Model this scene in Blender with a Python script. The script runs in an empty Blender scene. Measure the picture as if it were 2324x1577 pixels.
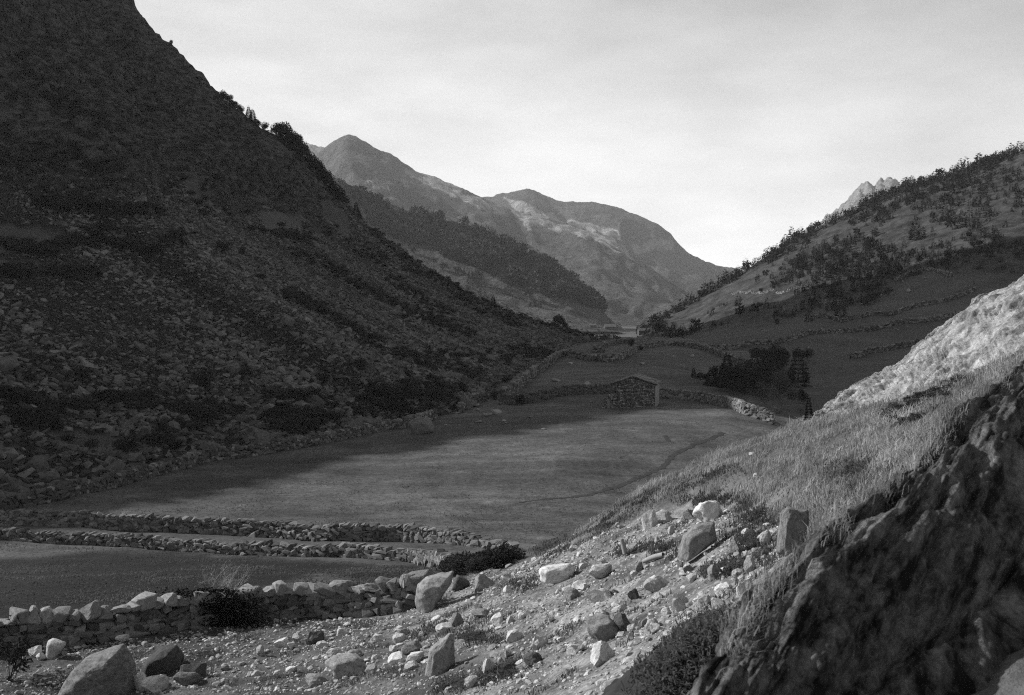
import bpy, bmesh, math, random
import numpy as np
from mathutils import Vector, Matrix
from mathutils.bvhtree import BVHTree

scene = bpy.context.scene
col = scene.collection
rng = np.random.default_rng(11)
random.seed(11)

# ------------------------------------------------------------------ camera
FPX, HZ, CZ = 1098.0, 315.0, 17.0       # focal length in pixels, horizon row, camera height
K = 1024.0 / 2323.0                     # survey sheet units -> pixels
cam_d = bpy.data.cameras.new('camera'); cam = bpy.data.objects.new('camera', cam_d); col.objects.link(cam)
cam.location = (0, 0, CZ); cam.rotation_euler = (math.radians(90), 0, 0)
cam_d.sensor_width = 36.0; cam_d.lens = 36.0 * FPX / 1024.0
cam_d.shift_y = -(347.5 - HZ) / 1024.0
cam_d.clip_start = 0.2; cam_d.clip_end = 20000
cam_d.dof.use_dof = True; cam_d.dof.focus_distance = 75.0; cam_d.dof.aperture_fstop = 3.0
scene.camera = cam

# ------------------------------------------------------------------ light
SUN_AZ, SUN_EL = math.radians(-73.0), math.radians(32.3)     # azimuth from +Y, clockwise
sun_dir = Vector((math.sin(SUN_AZ) * math.cos(SUN_EL), math.cos(SUN_AZ) * math.cos(SUN_EL), math.sin(SUN_EL)))
world = bpy.data.worlds.new('World'); scene.world = world; world.use_nodes = True
wn, wl = world.node_tree.nodes, world.node_tree.links
wn.clear()
w_out = wn.new('ShaderNodeOutputWorld'); w_bg = wn.new('ShaderNodeBackground')
w_sky = wn.new('ShaderNodeTexSky'); w_sky.sky_type = 'NISHITA'; w_sky.sun_disc = False
w_sky.sun_elevation = SUN_EL; w_sky.sun_rotation = SUN_AZ % (2 * math.pi)
w_sky.altitude = 1400; w_sky.air_density = 1.0; w_sky.dust_density = 0.5
w_bw = wn.new('ShaderNodeRGBToBW')
w_tc = wn.new('ShaderNodeTexCoord'); w_map = wn.new('ShaderNodeMapping'); w_map.inputs['Scale'].default_value = (1.0, 1.0, 3.2)
w_n = wn.new('ShaderNodeTexNoise'); w_n.inputs['Scale'].default_value = 4.6; w_n.inputs['Detail'].default_value = 8; w_n.inputs['Roughness'].default_value = 0.55
w_r = wn.new('ShaderNodeMapRange'); w_r.inputs[1].default_value = 0.35; w_r.inputs[2].default_value = 0.7
w_r.inputs[3].default_value = 0.82; w_r.inputs[4].default_value = 1.18
w_cl = wn.new('ShaderNodeMath'); w_cl.operation = 'MULTIPLY'
wl.new(w_sky.outputs[0], w_bw.inputs[0]); wl.new(w_tc.outputs['Generated'], w_map.inputs[0]); wl.new(w_map.outputs[0], w_n.inputs[0])
wl.new(w_n.outputs[0], w_r.inputs[0]); wl.new(w_r.outputs[0], w_cl.inputs[0])
wl.new(w_bw.outputs[0], w_cl.inputs[1]); wl.new(w_cl.outputs[0], w_bg.inputs[0])
w_bg.inputs[1].default_value = 0.15
wl.new(w_bg.outputs[0], w_out.inputs[0])
sun_d = bpy.data.lights.new('sun', 'SUN'); sun_d.energy = 5.0; sun_d.angle = math.radians(0.53); sun_d.color = (1.0, 1.0, 1.0)
sun = bpy.data.objects.new('sun', sun_d); col.objects.link(sun)
sun.rotation_euler = sun_dir.to_track_quat('Z', 'Y').to_euler()
scene.view_settings.view_transform = 'Standard'; scene.view_settings.look = 'None'
scene.view_settings.exposure = 0.5; scene.view_settings.gamma = 1.0
scene.cycles.use_denoising = False; scene.cycles.filter_width = 1.15; scene.cycles.volume_bounces = 1; scene.cycles.max_bounces = 5

# ------------------------------------------------------------------ helpers
def px(dx, dy, d):
    """survey sheet position + distance -> world point"""
    return np.array([(dx * K - 512) / FPX * d, d, CZ - (dy * K - HZ) / FPX * d])
def proj(P):
    """world points -> survey sheet positions"""
    P = np.asarray(P, float); y = np.maximum(P[..., 1], 0.1)
    return np.stack([(P[..., 0] / y * FPX + 512) / K, ((CZ - P[..., 2]) / y * FPX + HZ) / K], -1)
def inpoly(p, poly):
    x, y = p[..., 0], p[..., 1]; r = np.zeros(x.shape, bool); n = len(poly)
    for i in range(n):
        x1, y1 = poly[i]; x2, y2 = poly[(i + 1) % n]
        if y1 == y2: continue
        c = ((y1 > y) != (y2 > y)) & (x < (x2 - x1) * (y - y1) / (y2 - y1) + x1)
        r ^= c
    return r
def sstep(a, b, x):
    t = np.clip((x - a) / (b - a), 0, 1); return t * t * (3 - 2 * t)
_perm = np.random.default_rng(3).permutation(256); _perm = np.concatenate([_perm, _perm, _perm])
_g = np.random.default_rng(4).normal(size=(256, 3)); _g /= np.linalg.norm(_g, axis=1)[:, None]
def pn(x, y, z=0.0):
    x, y, z = np.broadcast_arrays(np.asarray(x, float), np.asarray(y, float), np.asarray(z, float))
    xi, yi, zi = np.floor(x).astype(int), np.floor(y).astype(int), np.floor(z).astype(int)
    xf, yf, zf = x - xi, y - yi, z - zi
    f = lambda t: t * t * t * (t * (t * 6 - 15) + 10)
    u, v, w = f(xf), f(yf), f(zf)
    def h(i, j, k):
        g = _g[_perm[_perm[_perm[(xi + i) & 255] + ((yi + j) & 255)] + ((zi + k) & 255)]]
        return g[..., 0] * (xf - i) + g[..., 1] * (yf - j) + g[..., 2] * (zf - k)
    L = lambda a, b, t: a + (b - a) * t
    return L(L(L(h(0,0,0), h(1,0,0), u), L(h(0,1,0), h(1,1,0), u), v), L(L(h(0,0,1), h(1,0,1), u), L(h(0,1,1), h(1,1,1), u), v), w)
def fbm(x, y, z=0.0, o=4, g=0.5):
    s, a = 0, 1.0
    for i in range(o):
        s = s + a * pn(np.asarray(x) * 2 ** i + i * 7.3, np.asarray(y) * 2 ** i + i * 3.1, np.asarray(z) * 2 ** i); a *= g
    return s
def catmull(P, n):
    """resample control net along axis 0 to n rows"""
    P = np.asarray(P, float); m = len(P)
    Q = np.concatenate([2 * P[:1] - P[1:2], P, 2 * P[-1:] - P[-2:-1]])
    t = np.linspace(0, m - 1, n); i = np.minimum(t.astype(int), m - 2); f = (t - i).reshape((-1,) + (1,) * (P.ndim - 1))
    a, b, c, d = Q[i], Q[i + 1], Q[i + 2], Q[i + 3]
    return 0.5 * (2 * b + (c - a) * f + (2 * a - 5 * b + 4 * c - d) * f ** 2 + (3 * b - a - 3 * c + d) * f ** 3)
def poly_resample(P, n):
    P = np.asarray(P, float); s = np.concatenate([[0], np.cumsum(np.linalg.norm(np.diff(P, axis=0), axis=1))])
    t = np.linspace(0, s[-1], n); return np.stack([np.interp(t, s, P[:, k]) for k in range(P.shape[1])], -1)

def mesh_np(name, V, F, attrs=None, smooth=False):
    V = np.ascontiguousarray(V, dtype=np.float32).reshape(-1, 3); F = np.ascontiguousarray(F, dtype=np.int32); n, k = F.shape
    me = bpy.data.meshes.new(name)
    me.vertices.add(len(V)); me.vertices.foreach_set('co', V.ravel())
    me.loops.add(n * k); me.loops.foreach_set('vertex_index', F.ravel())
    me.polygons.add(n); me.polygons.foreach_set('loop_start', np.arange(0, n * k, k, dtype=np.int32))
    me.polygons.foreach_set('use_smooth', np.full(n, smooth))
    me.update(calc_edges=True)
    for an, av in (attrs or {}).items():
        a = me.attributes.new(an, 'FLOAT', 'POINT'); a.data.foreach_set('value', np.ascontiguousarray(av, dtype=np.float32).ravel())
    return me
def grid_faces(nr, nc):
    i = np.arange((nr - 1) * nc).reshape(nr - 1, nc)[:, :-1]
    return np.stack([i, i + 1, i + nc + 1, i + nc], -1).reshape(-1, 4)
def link(name, me, mat=None, parent=None):
    o = bpy.data.objects.new(name, me); col.objects.link(o)
    if mat is not None and me is not None and not me.materials: me.materials.append(mat)
    if parent is not None: o.parent = parent
    return o
def tag(o, label=None, cat=None, group=None, kind=None):
    if label: o['label'] = label
    if cat: o['category'] = cat
    if group: o['group'] = group
    if kind: o['kind'] = kind
    return o
def empty(name, loc, rz=0.0, sc=1.0):
    o = bpy.data.objects.new(name, None); col.objects.link(o); o.location = loc; o.rotation_euler = (0, 0, rz); o.scale = (sc, sc, sc)
    o.empty_display_size = 0.2
    return o
def rot_rand(n, tilt=math.pi):
    """random rotation matrices: yaw free, tilt limited"""
    a, b, c = rng.uniform(0, 2 * math.pi, n), rng.uniform(-tilt, tilt, n), rng.uniform(-tilt, tilt, n)
    def R(ax, t):
        M = np.zeros((n, 3, 3)); i, j = (ax + 1) % 3, (ax + 2) % 3
        M[:, ax, ax] = 1; M[:, i, i] = np.cos(t); M[:, j, j] = np.cos(t); M[:, i, j] = -np.sin(t); M[:, j, i] = np.sin(t); return M
    return R(2, a) @ R(0, b) @ R(1, c)
def merge(variants, pos, R, S, tone=None, vid=None):
    """many transformed copies of small meshes as one vertex / face array"""
    n = len(pos); vid = rng.integers(0, len(variants), n) if vid is None else vid
    tone = rng.uniform(0, 1, n) if tone is None else tone
    Vs, Fs, Ts, off = [], [], [], 0
    for k, (V, F) in enumerate(variants):
        m = np.where(vid == k)[0]
        if not len(m): continue
        W = np.einsum('nij,nvj->nvi', R[m], V[None] * S[m][:, None, :]) + pos[m][:, None, :]
        Vs.append(W.reshape(-1, 3)); Fs.append((F[None] + (np.arange(len(m)) * len(V))[:, None, None]).reshape(-1, F.shape[1]) + off)
        Ts.append(np.repeat(tone[m], len(V))); off += len(m) * len(V)
    return np.concatenate(Vs), np.concatenate(Fs), np.concatenate(Ts)

# ------------------------------------------------------------------ materials (all neutral greys: the plate is monochrome)
class NT:
    def __init__(s, name):
        s.m = bpy.data.materials.new(name); s.m.use_nodes = True; s.t = s.m.node_tree; s.t.nodes.clear()
        s.out = s.n('ShaderNodeOutputMaterial'); s.b = s.n('ShaderNodeBsdfPrincipled'); s.l(s.b.outputs[0], s.out.inputs[0])
        s.b.inputs['Roughness'].default_value = 0.9; s.b.inputs['Specular IOR Level'].default_value = 0.15
        s.tc = s.n('ShaderNodeTexCoord')
    def n(s, k, **kw):
        o = s.t.nodes.new(k)
        for a, v in kw.items(): setattr(o, a, v)
        return o
    def l(s, a, b): s.t.links.new(a, b)
    def coord(s, scale=(1, 1, 1), rot=(0, 0, 0), obj=True):
        m = s.n('ShaderNodeMapping'); m.inputs['Scale'].default_value = scale; m.inputs['Rotation'].default_value = rot
        s.l(s.tc.outputs['Object'], m.inputs[0]); return m.outputs[0]
    def noise(s, scale, detail=5, rough=0.6, co=None, dist=0.0):
        o = s.n('ShaderNodeTexNoise'); o.inputs['Scale'].default_value = scale; o.inputs['Detail'].default_value = detail
        o.inputs['Roughness'].default_value = rough; o.inputs['Distortion'].default_value = dist
        s.l(co if co is not None else s.tc.outputs['Object'], o.inputs[0]); return o.outputs[0]
    def voro(s, scale, co=None, feat='F1', out=0):
        o = s.n('ShaderNodeTexVoronoi', feature=feat); o.inputs['Scale'].default_value = scale
        s.l(co if co is not None else s.tc.outputs['Object'], o.inputs[0]); return o.outputs[out]
    def rng(s, a, i0, i1, o0, o1):
        o = s.n('ShaderNodeMapRange'); s.l(a, o.inputs[0])
        for k, v in zip((1, 2, 3, 4), (i0, i1, o0, o1)): o.inputs[k].default_value = v
        return o.outputs[0]
    def math(s, op, a, b):
        o = s.n('ShaderNodeMath', operation=op)
        for k, v in enumerate((a, b)):
            if isinstance(v, (int, float)): o.inputs[k].default_value = v
            else: s.l(v, o.inputs[k])
        return o.outputs[0]
    def mix(s, f, a, b):
        o = s.n('ShaderNodeMix', data_type='FLOAT')
        for k, v in zip((0, 2, 3), (f, a, b)):
            if isinstance(v, (int, float)): o.inputs[k].default_value = v
            else: s.l(v, o.inputs[k])
        return o.outputs[0]
    def attr(s, name):
        o = s.n('ShaderNodeAttribute', attribute_name=name); return o.outputs['Fac']
    def rand(s): return s.n('ShaderNodeObjectInfo').outputs['Random']
    def color(s, v): s.l(v, s.b.inputs['Base Color'])
    def bump(s, h, strength=0.5, dist=0.05):
        o = s.n('ShaderNodeBump'); o.inputs['Strength'].default_value = strength; o.inputs['Distance'].default_value = dist
        s.l(h, o.inputs['Height']); s.l(o.outputs[0], s.b.inputs['Normal'])

def rock_mat(name, lo, hi, scale=3.0, var=0.35, src='rand', bump=0.6, dist=0.03, spots=True):
    t = NT(name); n1 = t.noise(scale, 6, 0.65); n2 = t.noise(scale * 6, 4, 0.7)
    c = t.rng(n1, 0.3, 0.7, lo, hi)
    c = t.math('MULTIPLY', c, t.rng(n2, 0.25, 0.75, 0.7, 1.3))
    if spots:
        c = t.math('MULTIPLY', c, t.rng(t.noise(scale * 2.3, 3, 0.5), 0.56, 0.64, 1.0, 0.62))
    r = t.rand() if src == 'rand' else t.attr('tone')
    c = t.math('MULTIPLY', c, t.rng(r, 0, 1, 1 - var, 1 + var)); t.color(c)
    t.bump(t.math('ADD', n1, t.math('MULTIPLY', n2, 0.4)), bump, dist); return t.m
def plain_mat(name, v, var=0.3, scale=5.0, src='rand', trans=0.0):
    t = NT(name); c = t.rng(t.noise(scale, 4, 0.6), 0.3, 0.7, v * (1 - var), v * (1 + var))
    r = t.rand() if src == 'rand' else t.attr('tone')
    c = t.math('MULTIPLY', c, t.rng(r, 0, 1, 1 - var, 1 + var)); t.color(c)
    if trans:
        tr = t.n('ShaderNodeBsdfTranslucent'); t.l(c, tr.inputs[0]); ms = t.n('ShaderNodeMixShader'); ms.inputs[0].default_value = trans
        t.l(t.b.outputs[0], ms.inputs[1]); t.l(tr.outputs[0], ms.inputs[2]); t.l(ms.outputs[0], t.out.inputs[0])
    return t.m

# ================================================================== TERRAIN
# ---- ground: hillside in front, lane, meadow and valley floor as one sheet
G = [  # survey x, y, distance
 (0,1577,33.5),(300,1577,32.5),(600,1577,31),(870,1577,28),(1200,1577,22),(1500,1577,15.5),(1700,1577,10.5),(-300,1577,34),
 (0,1485,37),(250,1460,38.5),(600,1410,41.5),(850,1400,41.5),(950,1400,39),(1200,1400,31),(1500,1400,23),(1800,1400,13.5),(-300,1500,38),
 (1250,1245,46),(1400,1200,40),(1600,1200,32),(1800,1200,24),(2000,1200,15),(2150,1180,11.5),
 (1450,1150,43),(1650,1045,48),(1850,970,46),(2000,1000,34),(2150,1000,23),(2323,960,16),(2323,845,30),(2000,962,39),(2110,925,36),(2200,885,35),(2080,1000,28),(2500,780,30),
 (100,1345,51),(500,1310,55),(750,1310,54),(900,1310,52),(1000,1300,49),(1100,1275,52),(-300,1345,52),
 (100,1240,77),(500,1250,75),(700,1262,71),(1000,1285,64),(-300,1240,78),
 (0,1200,82),(600,1218,80),(1000,1245,72),(1200,1252,62),
 (0,1150,91),(600,1100,103),(1200,1100,103),(1500,1010,122),(1600,960,136),(950,975,138),(1450,925,153),(1620,925,150),(1720,945,143),
 (1130,915,163),(1300,860,192),(1500,825,225),(1600,850,205),(1350,795,270),(1460,772,325),(1440,765,345),(1290,808,252),
 (1720,905,178),(1650,860,215),(1790,980,140),(1900,960,165),(1900,900,190),(2100,960,150)]
GP = np.array([px(*g) for g in G])
extra = np.array([(-60,100,0.5),(-60,160,1),(-30,200,2),(0,250,5),(-90,40,4),(45,20,17),(60,45,17),(60,75,9),(70,120,1.5),(110,160,1),(30,90,0.5),(18,70,3.5),
                  (10,85,0.4),(60,400,7),(20,400,7),(120,330,5),(3,3,14.9),(7,3,15.0),(0,0,15.0),(-6,6,11.5),(-20,12,6.5),(-30,18,5.6),(10,0,15.6),(5.5,9,14.6),(12,8,16.0)], float)
GP = np.concatenate([GP, extra])
def tps_fit(P, lam=0.5):
    n = len(P); d = np.linalg.norm(P[:, None, :2] - P[None, :, :2], axis=-1)
    Kc = np.where(d > 0, d ** 2 * np.log(d + 1e-9), 0) + np.eye(n) * lam
    A = np.zeros((n + 3, n + 3)); A[:n, :n] = Kc; Q = np.c_[np.ones(n), P[:, :2]]; A[:n, n:] = Q; A[n:, :n] = Q.T
    return np.linalg.solve(A, np.r_[P[:, 2], np.zeros(3)])
GS = 0.05
_gw = tps_fit(GP * np.array([GS, GS, 1]), 0.02)
def ground_z(x, y):
    x = np.asarray(x, float); y = np.asarray(y, float); sh = np.broadcast(x, y).shape
    xf, yf = np.broadcast_to(x, sh).ravel(), np.broadcast_to(y, sh).ravel(); out = np.empty(len(xf))
    for a in range(0, len(xf), 20000):
        X, Y = np.clip(xf[a:a+20000], -110, 130) * GS, np.clip(yf[a:a+20000], 0, 420) * GS
        d2 = (X[:, None] - GP[None, :, 0] * GS) ** 2 + (Y[:, None] - GP[None, :, 1] * GS) ** 2
        out[a:a+20000] = (np.where(d2 > 0, 0.5 * d2 * np.log(d2 + 1e-12), 0) @ _gw[:len(GP)]) + _gw[-3] + _gw[-2] * X + _gw[-1] * Y
    w = np.maximum(sstep(370, 560, yf), np.maximum(sstep(75, 110, xf), sstep(-70, -110, xf)))
    out = out * (1 - w) + (3.0 + 1.5 * pn(xf / 90, yf / 90)) * w
    return out.reshape(sh)
def axis(lo, hi, base, k, far):
    a = [lo]
    while a[-1] < hi: a.append(a[-1] + base + k * abs(a[-1]))
    while a[-1] < far: a.append(a[-1] * 1.25)
    return np.array(a)
ys = axis(0.5, 420, 0.11, 0.0105, 6500)
xp = axis(0, 330, 0.2, 0.0105, 6000); xs = np.concatenate([-xp[:0:-1], xp])
X, Y = np.meshgrid(xs, ys)
Z = ground_z(X, Y)
pj = proj(np.stack([X, Y, Z], -1)); R_ = np.hypot(X, Y)
jit = np.stack([fbm(X / 2.2, Y / 2.2, 5.0, 3) * 40, fbm(X / 2.2, Y / 2.2, 9.0, 3) * 30], -1)
pq = pj + jit * np.clip(30 / R_, 0.15, 1)[..., None]
RUBBLE = [(-600,1700),(-600,1440),(0,1445),(300,1440),(560,1395),(900,1390),(960,1330),(1180,1275),(1330,1215),(1480,1150),(1650,1130),(1830,1150),(1880,1230),(1760,1330),(1600,1440),(1540,1600),(1500,1800)]
LANE = [(-400,1225),(0,1200),(600,1222),(900,1240),(1000,1262),(1200,1252),(1240,1265),(1000,1290),(900,1250),(500,1226),(0,1206)]
rub = inpoly(pq, RUBBLE) & (R_ < 60)
grassy = inpoly(pq, [(600,1577),(560,1480),(800,1470),(960,1500),(1200,1460),(1250,1560),(1050,1600)]) & (R_ < 60) & (fbm(X/3, Y/3, 2.0, 3) > 0.0)
lane = inpoly(pj, LANE) & (R_ < 120)
hill = (~rub) & (R_ < 62) & inpoly(pj, [(1180,1280),(1330,1210),(1480,1110),(1830,940),(2100,820),(2900,600),(2900,1900),(1400,1900),(1400,1300)])
Z = Z + np.where(R_ < 70, 1, 0) * 0.0
Z += (fbm(X / 9, Y / 9, 1.0, 3) * 0.35 + fbm(X / 2.6, Y / 2.6, 6.0, 3) * 0.13) * sstep(60, 90, R_) * (1 - sstep(400, 700, Y))
Z += rub * (fbm(X / 1.3, Y / 1.3, 2.0, 4) * 0.22 + np.abs(pn(X / 0.5, Y / 0.5)) * 0.06)
Z += hill * (fbm(X / 1.8, Y / 1.8, 3.0, 3) * 0.22)
Z += fbm(X / 3.0, Y / 3.0, 4.0, 3) * 0.12 * ((R_ > 45) & (R_ < 90))
sm = lambda a: (a + np.roll(a,1,0) + np.roll(a,-1,0) + np.roll(a,1,1) + np.roll(a,-1,1)) / 5.0
rubf = sm(sm((rub & ~grassy).astype(float))); hillf = sm(sm(hill.astype(float))); lanef = sm(lane.astype(float))
for _ in range(3): rubf = sm(rubf); hillf = sm(hillf)
pathf = sstep(1050, 700, pq[..., 0] - 0.6 * (pq[..., 1] - 1450)) * (R_ < 60); shadef = sm(sm((inpoly(pq, [(-700,1420),(-700,1240),(0,1236),(400,1256),(700,1270),(1000,1290),(960,1330),(820,1318),(740,1300),(620,1325),(300,1400)]) & (R_ < 80)).astype(float)))  # second mask: low field behind the lane wall, darkened as if in shade
Z += 0.45 * hillf * sstep(12, 25, R_)

t = NT('ground_surface')
streak = t.noise(0.18, 6, 0.65, t.coord((0.35, 1.6, 1.0), (0, 0, 0.25))); fine = t.noise(2.2, 6, 0.75); mid = t.noise(0.6, 5, 0.6)
meadow = t.math('MULTIPLY', t.rng(streak, 0.3, 0.7, 0.040, 0.100), t.rng(fine, 0.3, 0.7, 0.45, 1.55))
meadow = t.math('MULTIPLY', meadow, t.math('MULTIPLY', t.rng(t.noise(0.04, 4, 0.55), 0.35, 0.65, 0.75, 1.3), t.rng(t.noise(0.22, 5, 0.65), 0.35, 0.65, 0.75, 1.25)))
hillc = t.math('MULTIPLY', t.rng(mid, 0.3, 0.7, 0.05, 0.13), t.rng(fine, 0.3, 0.7, 0.6, 1.4))
grav = t.noise(14.0, 4, 0.8); cell = t.voro(7.0)
rubc = t.math('MULTIPLY', t.rng(mid, 0.36, 0.64, 0.075, 0.30), t.rng(grav, 0.3, 0.7, 0.45, 1.5))
rubc = t.math('MULTIPLY', rubc, t.rng(cell, 0.0, 0.7, 1.25, 0.7))
rubc = t.math('MULTIPLY', rubc, t.mix(t.attr('path'), 1.0, 0.42)); meadow = t.math('MULTIPLY', meadow, t.mix(t.attr('rough'), 1.0, 0.15))  # 'rough' puts the low field's shade into the meadow colour
c = t.mix(t.attr('hill'), meadow, hillc); c = t.mix(t.attr('rubble'), c, rubc)
c = t.mix(t.attr('lane'), c, t.math('MULTIPLY', t.rng(fine, 0.3, 0.7, 0.05, 0.11), 1.0)); t.color(c)
t.bump(t.math('ADD', fine, t.math('MULTIPLY', grav, 0.5)), 0.7, 0.12)
M_ground = t.m
ground = link('ground', mesh_np('ground', np.stack([X, Y, Z], -1), grid_faces(*X.shape), {'rubble': rubf, 'hill': hillf, 'lane': lanef, 'path': pathf, 'rough': shadef}, True), M_ground)
tag(ground, kind='structure')

# ---- left mountainside: scree below, crags above
BASE = np.array([(-112,-60,4),(-80,10,2),(-44,90,0.2),(-32,117,0.4),(-14,148,2.2),(-3,161,3.0),(10,255,6.0),(33,338,9.3)], float)
SIL = [(1400,774,338),(1270,744,341),(1120,690,345),(1000,624,349),(900,562,352),(810,494,356),(760,442,358),(700,380,361),(650,337,363),(600,302,365),(540,252,367),(470,190,370),(385,102,374),(310,22,378)]
SILP = np.array([px(*s) for s in SIL])
top = SILP[-1]
SILP = np.concatenate([SILP, [top + (-45, 25, 58), top + (-110, 60, 165), top + (-220, 110, 400)]])  # crest out of view, raised for the shadow it throws over the valley fields
NT_, NJ = 400, 540
S = poly_resample(catmull(SILP, 200), NT_); S = S - S[0]
gs = np.array([0, 20, 60, 100, 140, 190, 250, 330.0]); gh = np.array([0, 11, 35, 61, 92, 124, 150, 170.0])
gn = np.array([-0.93, 0.36]); q = poly_resample(np.stack([gs, gh], -1), NT_)
Gq = np.stack([gn[0] * q[:, 0], gn[1] * q[:, 0], q[:, 1]], -1)
Bj = poly_resample(catmull(BASE, 100), NJ); jj = np.linspace(0, 1, NJ)
wj = sstep(0.35, 1.0, jj)[None, :, None]
L = Bj[None] + Gq[:, None] * (1 - wj) + S[:, None] * wj
# beyond the nose the spur turns away from the valley
k = 50
back = L[:, -1:, :] + np.linspace(0, 1, k + 1)[None, 1:, None] * np.array([-60, 110, -45.0])[None, None]
L = np.concatenate([L, back], 1); NJ2 = NJ + k
tt = np.linspace(0, 1, NT_)[:, None] + 0 * L[..., 0]
pl = proj(L)
# crag mask: above the line where the scree starts
xl = np.array([-500,0,200,420,560,640,700,760,800,900,1400]); yl = np.array([470,470,455,440,480,478,500,520,520,560,800])
crag = sstep(25, -45, pl[..., 1] - np.interp(pl[..., 0], xl, yl) + 45 * fbm(L[..., 0] / 14, L[..., 1] / 14, L[..., 2] / 14, 3))
TERR = [[(-600,500),(0,504),(90,512),(165,536),(215,546),(120,562),(0,566),(-600,560)],[(-600,585),(0,583),(100,590),(170,606),(215,616),(120,624),(0,614),(-600,610)],
        [(105,968),(220,975),(330,992),(375,1004),(300,1008),(170,1012),(130,990)],[(330,520),(400,515),(440,535),(380,545)],[(585,470),(640,470),(705,492),(670,524),(600,515)],[(718,460),(790,505),(800,540),(730,500)],
        [(400,415),(450,425),(480,465),(440,455)]]
turf = np.zeros(L.shape[:2], bool)
for T in TERR: turf |= inpoly(pl, T)
turff = turf.astype(float)
nrm = np.array([0.62, -0.25, 0.74])
n1 = fbm(L[..., 0] / 30, L[..., 1] / 30, L[..., 2] / 30, 3); n2 = fbm(L[..., 0] / 9, L[..., 1] / 9, L[..., 2] / 4.5, 4); n3 = fbm(L[..., 0] / 3, L[..., 1] / 3, L[..., 2] / 1.6, 3)
strat = L[..., 2] / 6.0 + 0.9 * n1 + 0.12 * (L[..., 0] + L[..., 1]) / 6.0
led = (strat - np.floor(strat)); led = np.where(led < 0.75, led / 0.75, (1 - led) / 0.25)
edge = np.clip((NJ - 1 - np.arange(NJ2)) / 50.0, 0, 1)[None]; edge = 0.3 + 0.7 * edge
rg1 = 1 - 2 * np.abs(pn(L[..., 0] / 11 + n1, L[..., 1] / 11, L[..., 2] / 5.5 + 0.1 * L[..., 0])); rg2 = 1 - 2 * np.abs(pn(L[..., 0] / 4.2 + n2, L[..., 1] / 4.2, L[..., 2] / 2.4))
disp = crag * edge * (n1 * 6 + n2 * 3.6 + n3 * 1.7 + rg1 * 2.3 + rg2 * 1.1 - 1.2 + (led - 0.5) * 3.2 * np.clip(0.5 + n2, 0, 1)) + (1 - crag) * (n1 * 1.5 + n2 * 0.6 + n3 * 0.35) * (1 - turff) * sstep(0, 0.06, tt)
disp = disp - 0.5
veg_shade = np.clip(sstep(.35, .05, led) * .8 + sstep(.25, -.35, rg1) * .9 + sstep(.1, -.5, rg2) * .5 - .35 + 1.0 * n2, 0, 1)  # ledge plants, plus shade of cracks and hollows put into the crag colour
L = L + disp[..., None] * nrm
t = NT('mountainside_rock')
r1 = t.noise(0.35, 8, 0.7, t.coord((1, 1, 2.2))); r2 = t.noise(2.0, 5, 0.75); v1 = t.voro(0.9); v2 = t.voro(2.4)
sc = t.math('MULTIPLY', t.rng(r2, 0.3, 0.7, 0.02, 0.055), t.rng(v1, 0, 0.8, 1.4, 0.5)); sc = t.math('MULTIPLY', sc, t.rng(v2, 0, 0.7, 1.3, 0.6))
cr = t.math('MULTIPLY', t.rng(r1, 0.44, 0.60, 0.007, 0.074), t.rng(r2, 0.3, 0.7, 0.4, 1.6))
cr = t.math('MULTIPLY', cr, t.mix(t.attr('veg_shade'), 1.35, 0.28)); c = t.mix(t.attr('crag'), sc, cr); c = t.mix(t.attr('turf'), c, t.math('MULTIPLY', t.rng(r2, 0.3, 0.7, 0.075, 0.11), 1.0)); t.color(c)
t.bump(t.math('ADD', t.math('ADD', t.math('MULTIPLY', v1, -0.8), r2), t.math('MULTIPLY', r1, 1.6)), 1.0, 0.9)
M_left = t.m
left = link('mountainside', mesh_np('mountainside', L, grid_faces(NT_, NJ2), {'crag': crag, 'turf': turff, 'veg_shade': veg_shade}, False), M_left); tag(left, kind='structure')
LEFT_L, LEFT_crag, LEFT_turf = L, crag, turf

# ---- right hillside: fields below, pine wood above
RN = [[(2600,1000,120),(2600,900,150),(2600,780,230),(2600,640,340),(2600,450,450),(2600,190,570)],
      [(2300,960,125),(2323,850,160),(2323,740,240),(2323,630,340),(2323,480,450),(2323,338,580)],
      [(2050,985,135),(2040,880,180),(2040,790,250),(2040,690,345),(2040,570,465),(2040,434,600)],
      [(1880,960,155),(1850,880,200),(1850,780,270),(1850,710,355),(1850,615,475),(1850,520,620)],
      [(1760,910,185),(1690,850,228),(1680,795,285),(1675,740,375),(1665,685,480),(1650,638,620)],
      [(1660,865,215),(1580,800,280),(1570,782,320),(1560,757,400),(1558,730,500),(1560,690,610)],
      [(1530,800,275),(1492,772,330),(1488,762,380),(1486,755,440),(1484,748,520),(1482,741,600)],
      [(1440,790,300),(1450,775,350),(1450,768,400),(1450,764,480),(1450,760,560),(1445,757,640)]]
RP = np.array([[px(*p) for p in c] for c in RN])            # cols x rows x 3
backr = RP[:, -1:] + (RP[:, -1:] * np.array([1, 1, 0]) / np.linalg.norm(RP[:, -1:, :2], axis=-1)[..., None]) * 60 - np.array([0, 0, 22.0])
RP = np.concatenate([RP, backr], 1)
NR, NC = 260, 320
Rg = catmull(np.swapaxes(catmull(RP, NC), 0, 1), NR)       # rows x cols x 3
Rg[:6, :, 2] -= np.linspace(2.5, 0.2, 6)[:, None]
ra = np.linspace(0, 6, NR)[:, None]
Rg[..., 2] += fbm(Rg[..., 0] / 40, Rg[..., 1] / 40, 2.0, 4) * 3.0 * sstep(0.5, 2, ra) * (1 - 0.6 * sstep(4.2, 5, ra)) + fbm(Rg[..., 0] / 9, Rg[..., 1] / 9, 2.0, 3) * (0.35 + 1.3 * sstep(2.6, 3.6, ra))
pr = proj(Rg)
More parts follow.
